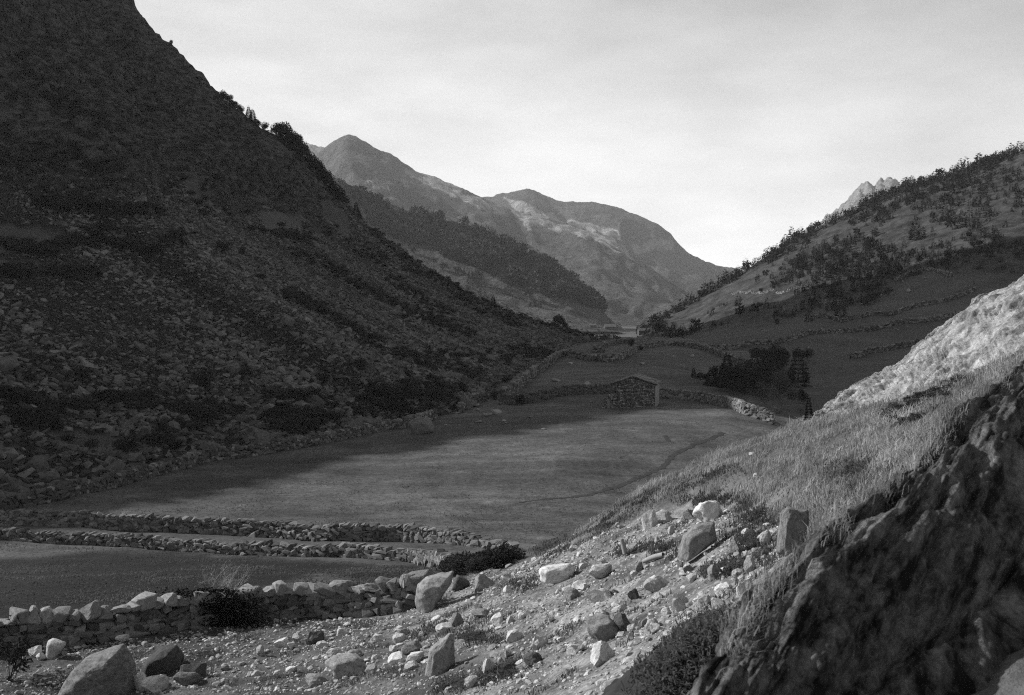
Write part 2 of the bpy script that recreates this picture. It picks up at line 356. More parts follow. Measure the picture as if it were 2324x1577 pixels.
xw = np.array([1400,1480,1650,1780,1900,1960,2040,2100,2160,2323,2700]); yw = np.array([775,768,742,712,682,700,645,614,625,640,640])
wood = sstep(18, -18, pr[..., 1] - np.interp(pr[..., 0], xw, yw) + 30 * fbm(Rg[..., 0] / 25, Rg[..., 1] / 25, 1.0, 3))
t = NT('hillside_surface')
h1 = t.noise(0.06, 7, 0.65, t.coord((0.7, 1.4, 1.0), (0, 0, -0.3))); h2 = t.noise(0.5, 6, 0.7); h3 = t.noise(0.12, 6, 0.7)
fld = t.math('MULTIPLY', t.rng(h1, 0.3, 0.7, 0.052, 0.088), t.rng(h2, 0.3, 0.7, 0.8, 1.2))
wd = t.math('MULTIPLY', t.rng(h3, 0.36, 0.62, 0.010, 0.052), t.rng(h2, 0.3, 0.7, 0.6, 1.4))
t.color(t.mix(t.attr('wood'), fld, wd)); t.bump(t.math('ADD', h3, h2), 0.6, 1.2)
M_right = t.m
right = link('hillside', mesh_np('hillside', Rg, grid_faces(NR, NC), {'wood': wood}, True), M_right); tag(right, kind='structure')

# ---- far mountains
def mountain(name, sky, d_top, bot_y, d_bot, mat_, rough=1.0, nc=260, nr=110, side=None, attrs=None, seed=0.0, sky_d=None, hf=0.022):
    sky = np.array(sky, float); rows = []
    dt = np.interp(sky[:, 0], *zip(*sky_d)) if sky_d else np.full(len(sky), float(d_top))
    for f in (0, 0.2, 0.45, 0.72, 1.0):
        by = np.interp(sky[:, 0], *zip(*bot_y)) if isinstance(bot_y, list) else np.full(len(sky), float(bot_y))
        by = np.maximum(by, sky[:, 1] + 4)
        rows.append([px(x, y + (b - y) * f ** 0.92, d + (d_bot - d) * f ** 0.8) for x, y, b, d in zip(sky[:, 0], sky[:, 1], by, dt)])
    rows = np.array(rows)
    bk = rows[0] * np.array([1.12, 1.12, 1]); bk[:, 2] = rows[0][:, 2] - 0.35 * np.maximum(rows[0][:, 2], 60)
    net = np.concatenate([[bk], rows])
    s = np.concatenate([[0], np.cumsum(np.hypot(*np.diff(sky, axis=0).T))]); tc = np.linspace(0, s[-1], nc)
    g = np.stack([np.stack([np.interp(tc, s, net[r, :, k]) for k in range(3)], -1) for r in range(len(net))])
    g = np.concatenate([catmull(g[:2], 6)[:-1], catmull(g[1:], nr)])
    sc_ = d_top / 10.0; x, y, z = g[..., 0] / sc_ + seed, g[..., 1] / sc_, g[..., 2] / sc_
    w = sstep(0, 25, np.abs(np.arange(len(g)) - 5))[:, None] * 0.85 + 0.15
    rid = 1 - np.abs(fbm(x * 0.9, y * 0.5, z * 0.4, 4)) * 2
    g[..., 2] += rough * sc_ * w * (0.16 * fbm(x, y, z, 5) + 0.16 * (rid - 0.6) + 0.05 * (1 - 2 * np.abs(fbm(x * 3.1, y * 1.4, z * 2, 3)))) * sstep(1, 0.8, np.linspace(0, 1, len(g)))[:, None]
    g[..., 2] += rough * sc_ * hf * (fbm(x * 9, y * 9, z * 9, 4, .65) + (hf > .03) * (.3 - np.abs(pn(x * 14, y * 4, z * 3)) * 2))
    pg = proj(g)
    A = {k: f(g, pg) for k, f in (attrs or {}).items()}
    o = link(name, mesh_np(name, g, grid_faces(*g.shape[:2]), A, True), mat_); tag(o, kind='structure'); return o, g
def far_mat(name, lo, hi, sc, rockv, woodv=0.02):
    t = NT(name); a = t.noise(sc, 9, 0.65); b = t.noise(sc * 7, 5, 0.7)
    c = t.math('MULTIPLY', t.rng(a, 0.32, 0.68, lo, hi), t.rng(b, 0.3, 0.7, 0.5, 1.5))
    c = t.mix(t.attr('rock'), c, t.math('MULTIPLY', t.rng(t.noise(sc * 3, 6, 0.7), 0.35, 0.65, rockv * 0.5, rockv * 1.3), 1.0))
    c = t.mix(t.attr('wood'), c, woodv); t.color(c); t.bump(t.math('ADD', a, t.math('MULTIPLY', b, 0.25)), 1.0, 0.45 / sc); return t.m
def band(polys, soft=0.0, nz=14.0, sc_=60.0):
    def f(g, pg):
        p2 = pg + np.stack([fbm(g[..., 0] / sc_, g[..., 2] / sc_, 1.0, 3), fbm(g[..., 0] / sc_, g[..., 2] / sc_, 5.0, 3)], -1) * nz
        m = np.zeros(pg.shape[:2], bool)
        for P in polys: m |= inpoly(p2, P)
        return m.astype(float)
    return f
M_far = far_mat('far_mountain', 0.032, 0.082, 0.011, 0.26)
M_spur = far_mat('far_spur', 0.042, 0.075, 0.02, 0.2, 0.03)
M_jag = far_mat('far_rock', 0.10, 0.24, 0.014, 0.3)
spur_sky = [(560,330),(640,352),(700,378),(780,412),(850,446),(924,480),(990,497),(1055,507),(1125,535),(1196,578),(1267,609),(1319,652),(1355,687),(1380,722),(1400,742),(1412,750)]
WOODS = [[(760,420),(800,440),(900,478),(1055,505),(1125,533),(1196,574),(1267,606),(1319,650),(1362,700),(1330,705),(1250,672),(1150,640),(1060,610),(960,560),(860,520),(800,480)]]
spur, spur_g = mountain('mountain_spur', spur_sky, 1050, 752, 800, M_spur, 0.35, attrs={'wood': band(WOODS, nz=20, sc_=40)}, seed=3.0)
a_sky = [(560,395),(640,385),(700,358),(735,338),(765,318),(780,309),(791,306),(803,310),(825,320),(860,340),(885,352),(905,366),(945,390),(985,402),(1020,415),(1060,432),(1082,444),(1130,466),(1180,484),(1260,505),(1330,520),(1400,545),(1450,588),(1500,622),(1560,657),(1590,668),(1640,700),(1700,740)]
ROCKA = [[(900,388),(1000,405),(1080,442),(1140,468),(1160,482),(1090,465),(1010,430),(930,408)],[(820,402),(870,412),(900,420),(850,418)],[(1140,462),(1230,490),(1330,512),(1410,540),(1440,585),(1380,560),(1290,535),(1200,515)]]
mA, gA = mountain('mountain_peak', a_sky, 2300, 752, 1300, M_far, 0.8, attrs={'rock': band(ROCKA, nz=26, sc_=70)}, seed=11.0)
m_sky = [(980,480),(1060,452),(1110,446),(1125,442),(1160,438),(1180,432),(1196,428),(1215,434),(1250,448),(1280,456),(1320,457),(1345,459),(1385,467),(1420,480),(1455,494),(1490,508),(1520,530),(1545,560),(1565,577),(1600,594),(1640,606),(1675,611),(1730,640),(1800,690)]
ROCKM = [[(1140,455),(1250,480),(1300,500),(1200,500)],[(1300,500),(1400,515),(1420,545),(1330,535)],[(1430,545),(1520,555),(1535,572),(1440,566)]]
mM, gM = mountain('mountain_ridge', m_sky, 3100, 752, 2000, M_far, 0.75, attrs={'rock': band(ROCKM, nz=26, sc_=90)}, seed=23.0)
mZ, gZ = mountain('mountain_crest', [(480,330),(560,318),(640,323),(660,325),(672,323),(690,328),(705,327),(722,333),(740,342),(780,360),(860,400)], 3800, 560, 3000, M_jag, 0.5, seed=31.0, hf=.06)
jag = [(1780,560),(1850,525),(1885,500),(1905,482),(1925,458),(1940,442),(1950,432),(1960,430),(1968,422),(1978,424),(1984,431),(1990,424),(1998,420),(2004,424),(2012,417),(2022,415),(2030,418),(2038,424),(2050,428),(2070,440),(2120,470),(2200,500)]
mJ, gJ = mountain('mountain_pinnacles', [(x, y - 13) for x, y in jag], 3000, 660, 2300, M_jag, 0.8, seed=47.0, hf=.045)

bpy.context.view_layer.update()
dg = bpy.context.evaluated_depsgraph_get()
TREES_BVH = {o.name: BVHTree.FromObject(o, dg) for o in (ground, left, right, spur)}
def at(dx, dy, only=None):
    """ground point seen at a survey position"""
    d = Vector(px(dx, dy, 1.0) - np.array([0, 0, CZ])).normalized(); best = None
    for nme, b in TREES_BVH.items():
        if only and nme not in only: continue
        h = b.ray_cast(Vector((0, 0, CZ)), d)
        if h[0] is not None and (best is None or h[3] < best[1]): best = (np.array(h[0]), h[3], nme)
    return None if best is None else best[0]
def drop(x, y, only=None):
    best = None
    for nme in (only or ('ground', 'mountainside', 'hillside')):
        h = TREES_BVH[nme].ray_cast(Vector((x, y, 900)), Vector((0, 0, -1)))
        if h[0] is not None and (best is None or h[0].z > best): best = h[0].z
    return best
def skyline(x, only, y0, y1):
    y = y0
    while y < y1:
        if at(x, y, only) is not None: return y
        y += 1.5
    return None
# ================================================================== ROCKS
def ico(sub):
    bm = bmesh.new(); bmesh.ops.create_icosphere(bm, subdivisions=sub, radius=1.0)
    V = np.array([v.co for v in bm.verts]); bm.verts.ensure_lookup_table(); F = np.array([[v.index for v in f.verts] for f in bm.faces]); bm.free(); return V, F
ICO = {k: ico(k) for k in (1, 2, 3, 4)}
def rock_variant(seed, sub=2, cuts=7, rough=0.12, flat=0.0):
    r = np.random.default_rng(seed); V, F = ICO[sub]; V = V.copy()
    for _ in range(cuts):
        n = r.normal(size=3); n /= np.linalg.norm(n); d = r.uniform(0.45, 0.85); e = V @ n - d
        V = V - np.maximum(e, 0)[:, None] * n
    if flat:
        V[:, 2] = np.minimum(V[:, 2], 0.55)
    o = r.uniform(0, 50, 3)
    V = V * (1 + rough * fbm(V[:, 0] * 1.6 + o[0], V[:, 1] * 1.6 + o[1], V[:, 2] * 1.6 + o[2], 3)[:, None])
    lo, hi = V.min(0), V.max(0); V = (V - (lo + hi) / 2) / ((hi - lo) / 2)       # fits the unit box
    return V, F
ROCK1 = [rock_variant(100 + i, 1, 3, 0.25) for i in range(14)]
ROCK2 = [rock_variant(200 + i, 2, 8, 0.14) for i in range(12)]
def chip_variant(seed, n=11):
    """angular split stone: hull of a few points near the faces of a box"""
    r = np.random.default_rng(seed); q = r.uniform(-1, 1, (n, 3)); k = r.integers(0, 3, n); q[np.arange(n), k] = np.sign(q[np.arange(n), k]) * r.uniform(.8, 1, n)
    bm = bmesh.new(); [bm.verts.new(v) for v in q]; bmesh.ops.convex_hull(bm, input=bm.verts); bmesh.ops.delete(bm, geom=[v for v in bm.verts if not v.link_faces], context='VERTS')
    bmesh.ops.triangulate(bm, faces=bm.faces[:]); bm.verts.index_update(); V = np.array([v.co for v in bm.verts]); F = np.array([[v.index for v in f.verts] for f in bm.faces]); bm.free()
    lo, hi = V.min(0), V.max(0); return (V - (lo + hi) / 2) / ((hi - lo) / 2), F
CHIP = [chip_variant(500 + i) for i in range(18)]
CHIPB = [chip_variant(600 + i, 22) for i in range(14)]
ROCK3 = [rock_variant(300 + i, 3, 9, 0.2) for i in range(12)]
ROCK4 = [rock_variant(400 + i, 4, 10, 0.26) for i in range(6)]
M_boulder = rock_mat('boulder_stone', 0.34, 0.58, 2.2, 0.25, bump=0.8, dist=0.05)
M_grey = rock_mat('grey_boulder_stone', 0.15, 0.32, 2.5, 0.25, bump=0.8, dist=0.05)
M_speck = rock_mat('speckled_boulder_stone', 0.07, 0.24, 6.0, 0.1, bump=0.9, dist=0.04)
M_mid = rock_mat('meadow_boulder_stone', 0.09, 0.17, 1.5, 0.25, bump=0.8, dist=0.05)
M_dark = rock_mat('dark_boulder_stone', 0.05, 0.11, 2.5, 0.25, bump=0.8, dist=0.05)
M_wall = rock_mat('wall_stone', 0.085, 0.19, 5.0, 0.6, bump=0.5, dist=0.02)
M_walls = rock_mat('wall_stone_mass', 0.085, 0.19, 5.0, 0.6, src='tone', bump=0.5, dist=0.02)
M_wfar = rock_mat('far_wall_stone', 0.08, 0.18, 3.0, 0.7, src='tone', bump=0.4, dist=0.05)
M_cap = rock_mat('cap_stone', 0.12, 0.27, 4.0, 0.3, bump=0.6, dist=0.03)
M_scree = rock_mat('scree_stone', 0.05, 0.125, 1.2, 0.6, src='tone', bump=0.4, dist=0.05)
M_screeb = rock_mat('scree_boulder', 0.055, 0.11, 1.2, 0.35, bump=0.6, dist=0.05)
M_gravel = rock_mat('gravel_stone', 0.2, 0.42, 4.0, 0.5, src='tone', bump=0.4, dist=0.02)
M_earth = plain_mat('dark_earth', 0.03, 0.35, 1.5)
def to_mesh(name, VF, smooth=False): return mesh_np(name, VF[0], VF[1], None, smooth)
RM3 = [to_mesh('boulder', v) for v in ROCK3]; RM4 = [to_mesh('boulder', v, True) for v in ROCK4]; RM2 = [to_mesh('stone', v) for v in ROCK2]; RMC = [to_mesh('stone', v) for v in CHIPB]
def hull_rock(name, outline, depth=0.8, taper=0.62, rough=0.05, seed=0, cuts=3):
    """boulder whose front outline is given; it narrows towards its front and back"""
    O = np.array(outline, float); O = (O - (O.min(0) + O.max(0)) / 2) / ((O.max(0) - O.min(0)) / 2); O[:, 1] *= -1
    r = np.random.default_rng(seed); bm = bmesh.new(); c = O.mean(0)
    for y, f in ((-depth, taper * .8), (-depth * .5, .93), (depth * .3, 1.0), (depth, taper)):
        for q in O:
            k = c + (q - c) * f; k[1] = q[1] if q[1] < -.9 else k[1]; bm.verts.new((k[0] + r.normal(0, .04), y + r.normal(0, .05), k[1]))
    h = bmesh.ops.convex_hull(bm, input=bm.verts); bmesh.ops.delete(bm, geom=[v for v in bm.verts if not v.link_faces], context='VERTS')
    bmesh.ops.triangulate(bm, faces=bm.faces[:]); 
    for _ in range(cuts): bmesh.ops.subdivide_edges(bm, edges=bm.edges[:], cuts=1, use_grid_fill=True)
    bmesh.ops.triangulate(bm, faces=bm.faces[:])
    if len(bm.verts) < 9000: bmesh.ops.smooth_vert(bm, verts=bm.verts[:], factor=.5, use_axis_x=True, use_axis_y=True, use_axis_z=True)
    V = np.array([v.co for v in bm.verts]); V = V + V * (rough * fbm(V[:, 0] * 1.5 + seed, V[:, 1] * 1.5, V[:, 2] * 1.5, 5, .6))[:, None] * 1.6
    for v, q in zip(bm.verts, V): v.co = q
    me = bpy.data.meshes.new(name); bm.to_mesh(me); bm.free()
    me.polygons.foreach_set('use_smooth', np.ones(len(me.polygons), bool)); return me
HULL = {
 'huge speckled boulder with a blunt': hull_rock('boulder', [(260,1450),(350,1340),(430,1265),(475,1195),(600,1150),(715,1118),(752,1160),(790,1240),(820,1350),(850,1450)], .8, .6, .06, 1),
 'smooth dark grey slab': hull_rock('boulder', [(820,1310),(870,1230),(1000,1170),(1090,1165),(1135,1230),(1130,1310)], .9, .7, .05, 2),
 'pyramid shaped': hull_rock('boulder', [(375,250),(405,180),(445,120),(490,175),(530,225),(535,262)], .8, .5, .05, 3, 2),
 'broad flat topped': hull_rock('boulder', [(-80,440),(-20,400),(110,398),(150,480),(120,500),(-30,512)], .7, .8, .06, 4, 2),
 'large split grey': hull_rock('boulder', [(570,720),(600,640),(660,590),(830,565),(800,640),(760,680),(700,770),(610,780)], .9, .65, .07, 5),
 'dark triangular slab': hull_rock('boulder', [(810,665),(850,575),(930,610),(945,640)], .7, .7, .04, 6, 2),
 'long bright white block': hull_rock('boulder', [(1392,610),(1395,550),(1430,528),(1580,512),(1620,540),(1600,585),(1500,612)], .6, .8, .06, 7),
 'tall upright pale grey': hull_rock('boulder', [(645,850),(665,670),(700,648),(800,665),(795,780),(760,860),(680,872)], .6, .75, .06, 8),
 'large smooth grey slab': hull_rock('boulder', [(160,890),(180,790),(240,735),(330,725),(345,800),(290,850)], .7, .7, .05, 9),
 'tall grooved grey': hull_rock('boulder', [(620,1230),(660,1060),(770,975),(800,1010),(800,1170),(690,1220)], .7, .7, .08, 10),
 'pale upright block at': hull_rock('boulder', [(290,1220),(300,1120),(340,1100),(430,1125),(440,1140),(360,1165),(350,1220)], .7, .7, .06, 11, 2),
 'large triangular stone': hull_rock('boulder', [(1650,955),(1670,880),(1700,860),(1740,890),(1770,950)], .4, .8, .05, 12, 2),
 'smaller triangular stone': hull_rock('boulder', [(2010,945),(2055,885),(2085,900),(2115,945)], .4, .8, .05, 13, 2),
}
_cache = {}
def mat_mesh(me, mat):
    k = (me.name, mat.name)
    if k not in _cache:
        c = me.copy(); c.materials.clear(); c.materials.append(mat); _cache[k] = c
    return _cache[k]
def boulder(dx, by, w, h, mat, label, cat='boulder', group=None, name='boulder', vi=None, lod=3, rz=None, tilt=0.25, sink=0.28, only=None, depth=0.8):
    p = at(dx, by, only)
    if p is None: return None
    m = K * p[1] / FPX; W, H = w * m, h * m / (1 - sink * 0.8)
    ms = {2: RM2, 3: RM3, 4: RM4}[lod]; me = mat_mesh(ms[random.randrange(len(ms)) if vi is None else vi], mat)
    o = link(name, me); o.scale = (W / 2, W / 2 * depth, H / 2)
    o.location = (p[0], p[1] + W * 0.25, p[2] + H / 2 * (1 - 2 * sink) + 0.02)
    o.rotation_euler = (random.uniform(-tilt, tilt), random.uniform(-tilt, tilt), random.uniform(-0.6, 0.6) if rz is None else rz)
    return tag(o, label, cat, group)
def z7(x, y, w, h): return 736.5 + .3521 * x, 1104.7 + .3521 * y, w * .3521, h * .3521
def z8(x, y, w, h): return 1473 + .4551 * x, 859 + .4551 * y, w * .4551, h * .4551
def z6(x, y, w, h): return .3521 * x, 1063.8 + .3521 * y, w * .3521, h * .3521
def zm(x, y, w, h): return 941 + .2465 * x, 859 + .2465 * y, w * .2465, h * .2465
def zh(x, y, w, h): return 1268 + .2465 * x, 777.4 + .2465 * y, w * .2465, h * .2465
def zr(x, y, w, h): return 1800 + .2335 * x, 613.7 + .2335 * y, w * .2335, h * .2335
# boulders that can be told apart, with a description of their own
NAMED = [
 (z6(580,1475,540,300), M_speck, 'huge speckled boulder with a blunt flat top beside the lane', 4, 0),
 (z6(1010,1330,280,170), M_dark, 'smooth dark grey slab boulder leaning beside the huge speckled boulder', 4, 1),
 (z6(885,1420,120,110), M_boulder, 'round pale cobble tucked against the huge speckled boulder', 3, 2),
 (z6(985,1440,155,105), M_boulder, 'round speckled stone in front of the dark slab boulder', 3, 3),
 (z6(1230,1350,170,100), M_dark, 'low dark boulder lying beside the dark slab', 3, 4),
 (z6(345,1225,130,125), M_boulder, 'pale upright block at the foot of the capped wall', 3, 5),
 (z6(1675,1202,62,62), M_boulder, 'small bright white stone alone at the edge of the lane', 3, 6),
 (z6(2030,1125,115,85), M_dark, 'dark rounded stone in the row of pale kerb stones', 3, 7),
 (z6(2230,1335,290,120), M_grey, 'wide flat grey slab sunk in the lane rubble', 4, 2),
 (z6(1710,955,125,95), M_grey, 'large triangular stone built into the foot of the capped wall', 3, 8),
 (z6(2060,950,110,75), M_grey, 'smaller triangular stone at the foot of the capped wall', 3, 9),
 (z7(700,790,270,230), M_grey, 'large split grey boulder at the end of the capped wall', 4, 3),
 (z7(875,665,130,95), M_dark, 'dark triangular slab leaning on the large split boulder', 3, 0),
 (z7(1020,662,135,100), M_grey, 'angular grey boulder standing beyond the large split boulder', 3, 1),
 (z7(1505,618,235,112), M_boulder, 'long bright white block on the rubble slope above a grass tuft', 4, 4),
 (z7(1765,518,125,55), M_boulder, 'flat white stone lying behind the white wedge stone', 3, 2),
 (z7(1780,585,155,90), M_boulder, 'pale wedge shaped stone beside the long white block', 3, 3),
 (z7(2095,268,100,115), M_boulder, 'white leaning stone of the pair under the dark turf bank', 3, 4),
 (z7(2185,232,115,90), M_boulder, 'white rounded stone of the pair under the dark turf bank', 3, 5),
 (z7(1800,1000,235,160), M_grey, 'big rounded grey boulder in the middle of the rubble slope', 4, 5),
 (z7(1925,930,120,110), M_dark, 'dark wedge of rock against the big rounded grey boulder', 3, 6),
 (z7(735,1210,200,250), M_grey, 'tall grooved grey boulder with turf growing over its top', 4, 0),
 (z7(1385,1040,115,85), M_boulder, 'pale round boulder among small broken stones on the slope', 3, 7),
 (z7(1340,1155,125,85), M_dark, 'dark grey boulder below the broken stones on the slope', 3, 8),
 (z7(1170,1210,120,80), M_dark, 'flat dark rock lying beside the turf capped boulder', 3, 9),
 (z7(1620,1080,120,62), M_boulder, 'bright stone casting a long shadow on the gravel slope', 3, 10),
 (z7(460,1145,125,72), M_boulder, 'largest pale cobble of the heap beside the tall grooved boulder', 3, 11),
 (z7(1235,990,135,70), M_boulder, 'pale angular slab lying above the broken stones', 3, 0),
 (z7(2150,655,145,78), M_boulder, 'pale slanting slab above the gravel slope', 3, 1),
 (z7(1990,725,75,72), M_dark, 'small dark upright rock beside the pale slanting slab', 3, 2),
 (z8(300,705,155,92), M_boulder, 'bright white oval boulder under the overhanging turf', 4, 1),
 (z8(250,895,200,172), M_grey, 'large smooth grey slab boulder on the upper rubble slope', 4, 2),
 (z8(728,875,158,230), M_grey, 'tall upright pale grey boulder standing in the grass', 4, 3),
 (z8(585,833,68,72), M_boulder, 'round pale stone in shade beside the tall upright boulder', 3, 3),
 (z8(480,1110,85,115), M_boulder, 'white knobbly stone at the foot of the long lit ledge', 3, 4),
 (z8(505,965,62,85), M_boulder, 'slim pale stone leaning in the dark grass', 3, 5),
 (zm(460,262,155,145), M_mid, 'pyramid shaped boulder standing at the edge of the meadow', 3, 6),
 (zm(50,510,260,150), M_mid, 'broad flat topped boulder against the meadow boundary wall', 3, 7),
 (zm(745,325,110,45), M_grey, 'pale broken slab lying in the shaded meadow', 3, 8),
 (zh(1230,132,38,28), M_grey, 'pale round boulder below the curved field wall', 2, 0),
 (zh(110,198,42,18), M_boulder, 'white flat stone near the corner of the field walls', 2, 1),
 (zr(1125,205,45,34), M_grey, 'large pale boulder in the highest field', 2, 2),
]
for (g, m, lab, lod, vi) in NAMED:
    hk = [k for k in HULL if lab.startswith(k)]
    if hk:
        o = boulder(*g, m, lab, lod=3, vi=0, rz=0.0, tilt=0.03, sink=0.1, depth=0.85)
        if o is not None: o.data = HULL[hk[0]]; o.data.materials.append(m)
        continue
    boulder(*g, m, lab, lod=lod, vi=vi % {2: 12, 3: 12, 4: 6}[lod], name='boulder', rz=0.3 * math.sin(vi * 2.1))
def stone_label(p, s, pale):
    x, y = proj(np.array(p)); where = 'in the worn lane beside the capped wall' if x < 900 and y > 1440 else 'at the foot of the capped lane wall' if x < 950 else 'below the dark turf bank' if y < 1240 else 'beside the turf covered boulder' if (x < 1180 and y > 1400) else 'on the bare gravel slope' if x < 1480 else 'in the grass below the shaded rock rib'
    size = 'big' if s > .5 else 'small' if s < .2 else 'middling'; return f"{size} {'pale' if pale else 'grey'} loose stone {where}"
OTHER = [z6(*q) for q in [(1190,1395,165,80),(1165,1252,72,58),(215,1205,85,62),(255,1232,62,42),(1445,1302,52,32),(1810,1152,105,62),(1920,1112,82,50),(2150,1222,105,62),(2290,1222,105,50),(1880,1312,82,34),(1790,1342,62,42),(1610,1337,42,32),(2020,1405,175,70),(780,1112,82,42),(620,1092,72,62),(690,1087,62,46),(680,1037,42,52),(945,1012,82,60),(910,1062,52,32),(1250,1117,52,30),(930,1147,62,32),(560,1120,60,40),(140,1250,70,40),(2070,1150,70,40),(1960,1130,60,40),(1870,1160,60,40)]] + \
 [z7(*q) for q in [(1670,527,62,38),(1180,697,72,58),(850,895,95,85),(770,945,115,65),(1270,852,48,48),(1780,842,82,48),(2060,908,52,58),(2130,943,82,62),(1980,933,62,48),(1970,988,42,52),(560,1080,145,80),(580,1133,122,64),(560,1183,105,54),(350,993,92,38),(500,958,72,42),(60,1098,92,48),(190,1108,102,48),(110,953,82,42),(1180,1098,48,42),(950,1285,92,62),(1060,1205,92,112),(2290,815,95,105),(2030,543,52,62),(2150,362,52,38),(1990,572,42,32),(1760,745,185,92),(1590,725,112,72),(1640,663,92,52),(1110,883,92,68),(1200,883,62,52),(1010,843,145,52),(1860,1315,125,50),(1790,1135,165,135),(440,1060,60,40),(300,1200,100,50),(480,1000,90,60),(400,1180,70,40),(2240,300,60,50),(2330,560,60,60),(1890,262,40,34),(1610,318,26,18),(1545,395,40,34)]] + \
 [z8(*q) for q in [(205,698,74,48),(275,1142,72,56),(160,1152,82,62),(85,1187,52,42),(430,873,72,72),(490,785,60,40),(220,1012,52,38),(30,1062,112,62),(320,1003,62,72),(915,693,28,48),(535,497,30,26),(515,385,40,18),(240,1210,50,36),(370,1080,90,60),(440,990,50,40),(190,960,40,40),(160,950,40,36),(20,1260,70,60)]]
for i, g in enumerate(OTHER):
    o = boulder(*g, M_boulder if i % 4 else M_grey, 'x', 'stone', 'loose stones on the rubble slope', 'stone', lod=3)
    if o is not None: o['label'] = stone_label(o.location, o.scale[0] * 2, i % 4)
MEAD = [zm(*q) for q in [(580,258,72,27),(580,292,42,20),(650,345,60,30),(690,340,40,24),(585,408,82,22),(820,393,42,17),(840,412,27,12),(1065,362,47,12),(1245,402,32,10),(1190,472,47,14),(1095,407,14,9),(395,322,52,14),(230,403,27,20),(345,278,37,42),(330,412,32,10),(285,432,27,14),(1630,222,27,22),(1300,27,90,32),(1590,63,62,38),(1640,78,18,12),(1725,68,32,14)]] + [zh(*q) for q in [(1055,132,22,14),(765,207,47,27),(1005,122,32,17),(355,332,32,14)]] + \
 [zr(*q) for q in [(1065,112,16,18),(1280,82,27,18),(725,283,42,22),(670,333,32,17),(860,247,27,14),(1110,277,32,14),(1350,197,27,12),(560,662,26,10),(1020,580,22,10),(1110,550,26,10)]]
for g in MEAD: boulder(*g, M_grey, ('flat slab' if g[2] > 2.4 * g[3] else 'lumpy stone') + (' in the shaded meadow before the barn' if g[1] > 905 else ' in the meadow behind the barn' if g[0] < 1600 else ' in the hillside fields'), 'stone', 'stones scattered over the meadows', 'stone', lod=2, sink=0.2)

# smaller loose stones of the rubble slope, countable ones first
def sample_ground(n, poly, dmin, dmax, bbox):
    out = []
    while len(out) < n:
        x = rng.uniform(bbox[0], bbox[1], 4000); y = rng.uniform(bbox[2], bbox[3], 4000); z = ground_z(x, y)
        P = np.stack([x, y, z], -1); q = inpoly(proj(P), poly) & (np.hypot(x, y) > dmin) & (np.hypot(x, y) < dmax)
        out += list(P[q])
    return np.array(out[:n])
RUB2 = [(-40,1577),(-40,1470),(300,1455),(560,1410),(900,1400),(960,1340),(1180,1280),(1330,1225),(1480,1170),(1650,1160),(1800,1200),(1760,1330),(1600,1440),(1540,1577)]
P = sample_ground(190, RUB2, 12, 60, (-30, 25, 9, 55))
for p in P:
    s = np.clip(rng.lognormal(-1.75, 0.45), 0.09, 0.42); z = drop(p[0], p[1], ('ground',))
    o = link('stone', mat_mesh(RM2[rng.integers(12)], M_boulder if (pale := rng.random() < 0.65) else M_grey)); o.scale = (s * .5, s * rng.uniform(.35, .5), s * rng.uniform(.25, .4))
    o.location = (p[0], p[1], z + 0.1 * s); o.rotation_euler = (rng.uniform(-.3, .3), rng.uniform(-.3, .3), rng.uniform(0, 6.28))
    tag(o, stone_label(o.location, s, pale), 'stone', 'loose stones on the rubble slope')
P = sample_ground(26000, RUB2, 9, 60, (-32, 25, 8, 56))
dens = fbm(P[:, 0] / 2.5, P[:, 1] / 2.5, 1.0, 3); P = P[rng.uniform(-0.5, 0.45, len(P)) < dens]
P[:, 2] = [drop(p[0], p[1], ('ground',)) for p in P]
s = np.clip(rng.lognormal(-2.75, 0.55, len(P)), 0.03, 0.26)
V, F, T = merge(ROCK1, P, rot_rand(len(P), 0.4), np.stack([s * .5, s * .42, s * .34], -1))
tag(link('gravel', mesh_np('gravel', V, F, {'tone': T}), M_gravel), 'pale gravel and small broken stone strewn over the bare slope', 'gravel', kind='stuff')

# ================================================================== SCREE
ctr = (LEFT_L[:-1, :-1] + LEFT_L[1:, 1:]) / 2
area = np.linalg.norm(np.cross(LEFT_L[1:, :-1] - LEFT_L[:-1, :-1], LEFT_L[:-1, 1:] - LEFT_L[:-1, :-1]), axis=-1)
pc = proj(ctr); vis = (pc[..., 0] > -60) & (pc[..., 0] < 1450) & (pc[..., 1] > -40) & (ctr[..., 1] > 40)
vis[:, NJ + 4:] = False
w = area * vis * (1 - LEFT_crag[:-1, :-1]) * (~LEFT_turf[:-1, :-1]); cellp = (w / w.sum()).ravel()
def on_left(n, p):
    c = rng.choice(len(p), n, p=p); i, j = np.unravel_index(c, area.shape); a, b = rng.uniform(0, 1, n)[:, None], rng.uniform(0, 1, n)[:, None]
    return (LEFT_L[i, j] * (1 - a) + LEFT_L[i + 1, j] * a) * (1 - b) + (LEFT_L[i, j + 1] * (1 - a) + LEFT_L[i + 1, j + 1] * a) * b, i / area.shape[0]
N = 66000
P, ti = on_left(N, cellp)
pp = proj(P); low = np.clip((pp[:, 1] - 500) / 450, 0, 1)
fan = fbm((P[:, 0] * .95 + P[:, 1] * -.3) * 0 + (P[:, 0] * .36 + P[:, 1] * .93) / 11, P[:, 2] / 60, 2.0, 3)
s = np.clip(rng.lognormal(-0.85, 0.45, N), 0.18, 1.4) * (0.8 + 0.7 * low ** 2) * np.clip(1 + .7 * fan, .6, 1.6)
V, F, T = merge(CHIP, P + nrm * (0.06 * s[:, None]), rot_rand(N, 0.6), np.stack([s * .66, s * .46, s * .24], -1), tone=np.clip(rng.uniform(0, 1, N) + .5 * fan, 0, 1))
tag(link('scree', mesh_np('scree', V, F, {'tone': T}), M_scree), 'broken grey scree covering the mountainside below the crags', 'scree', kind='stuff')
n = 150
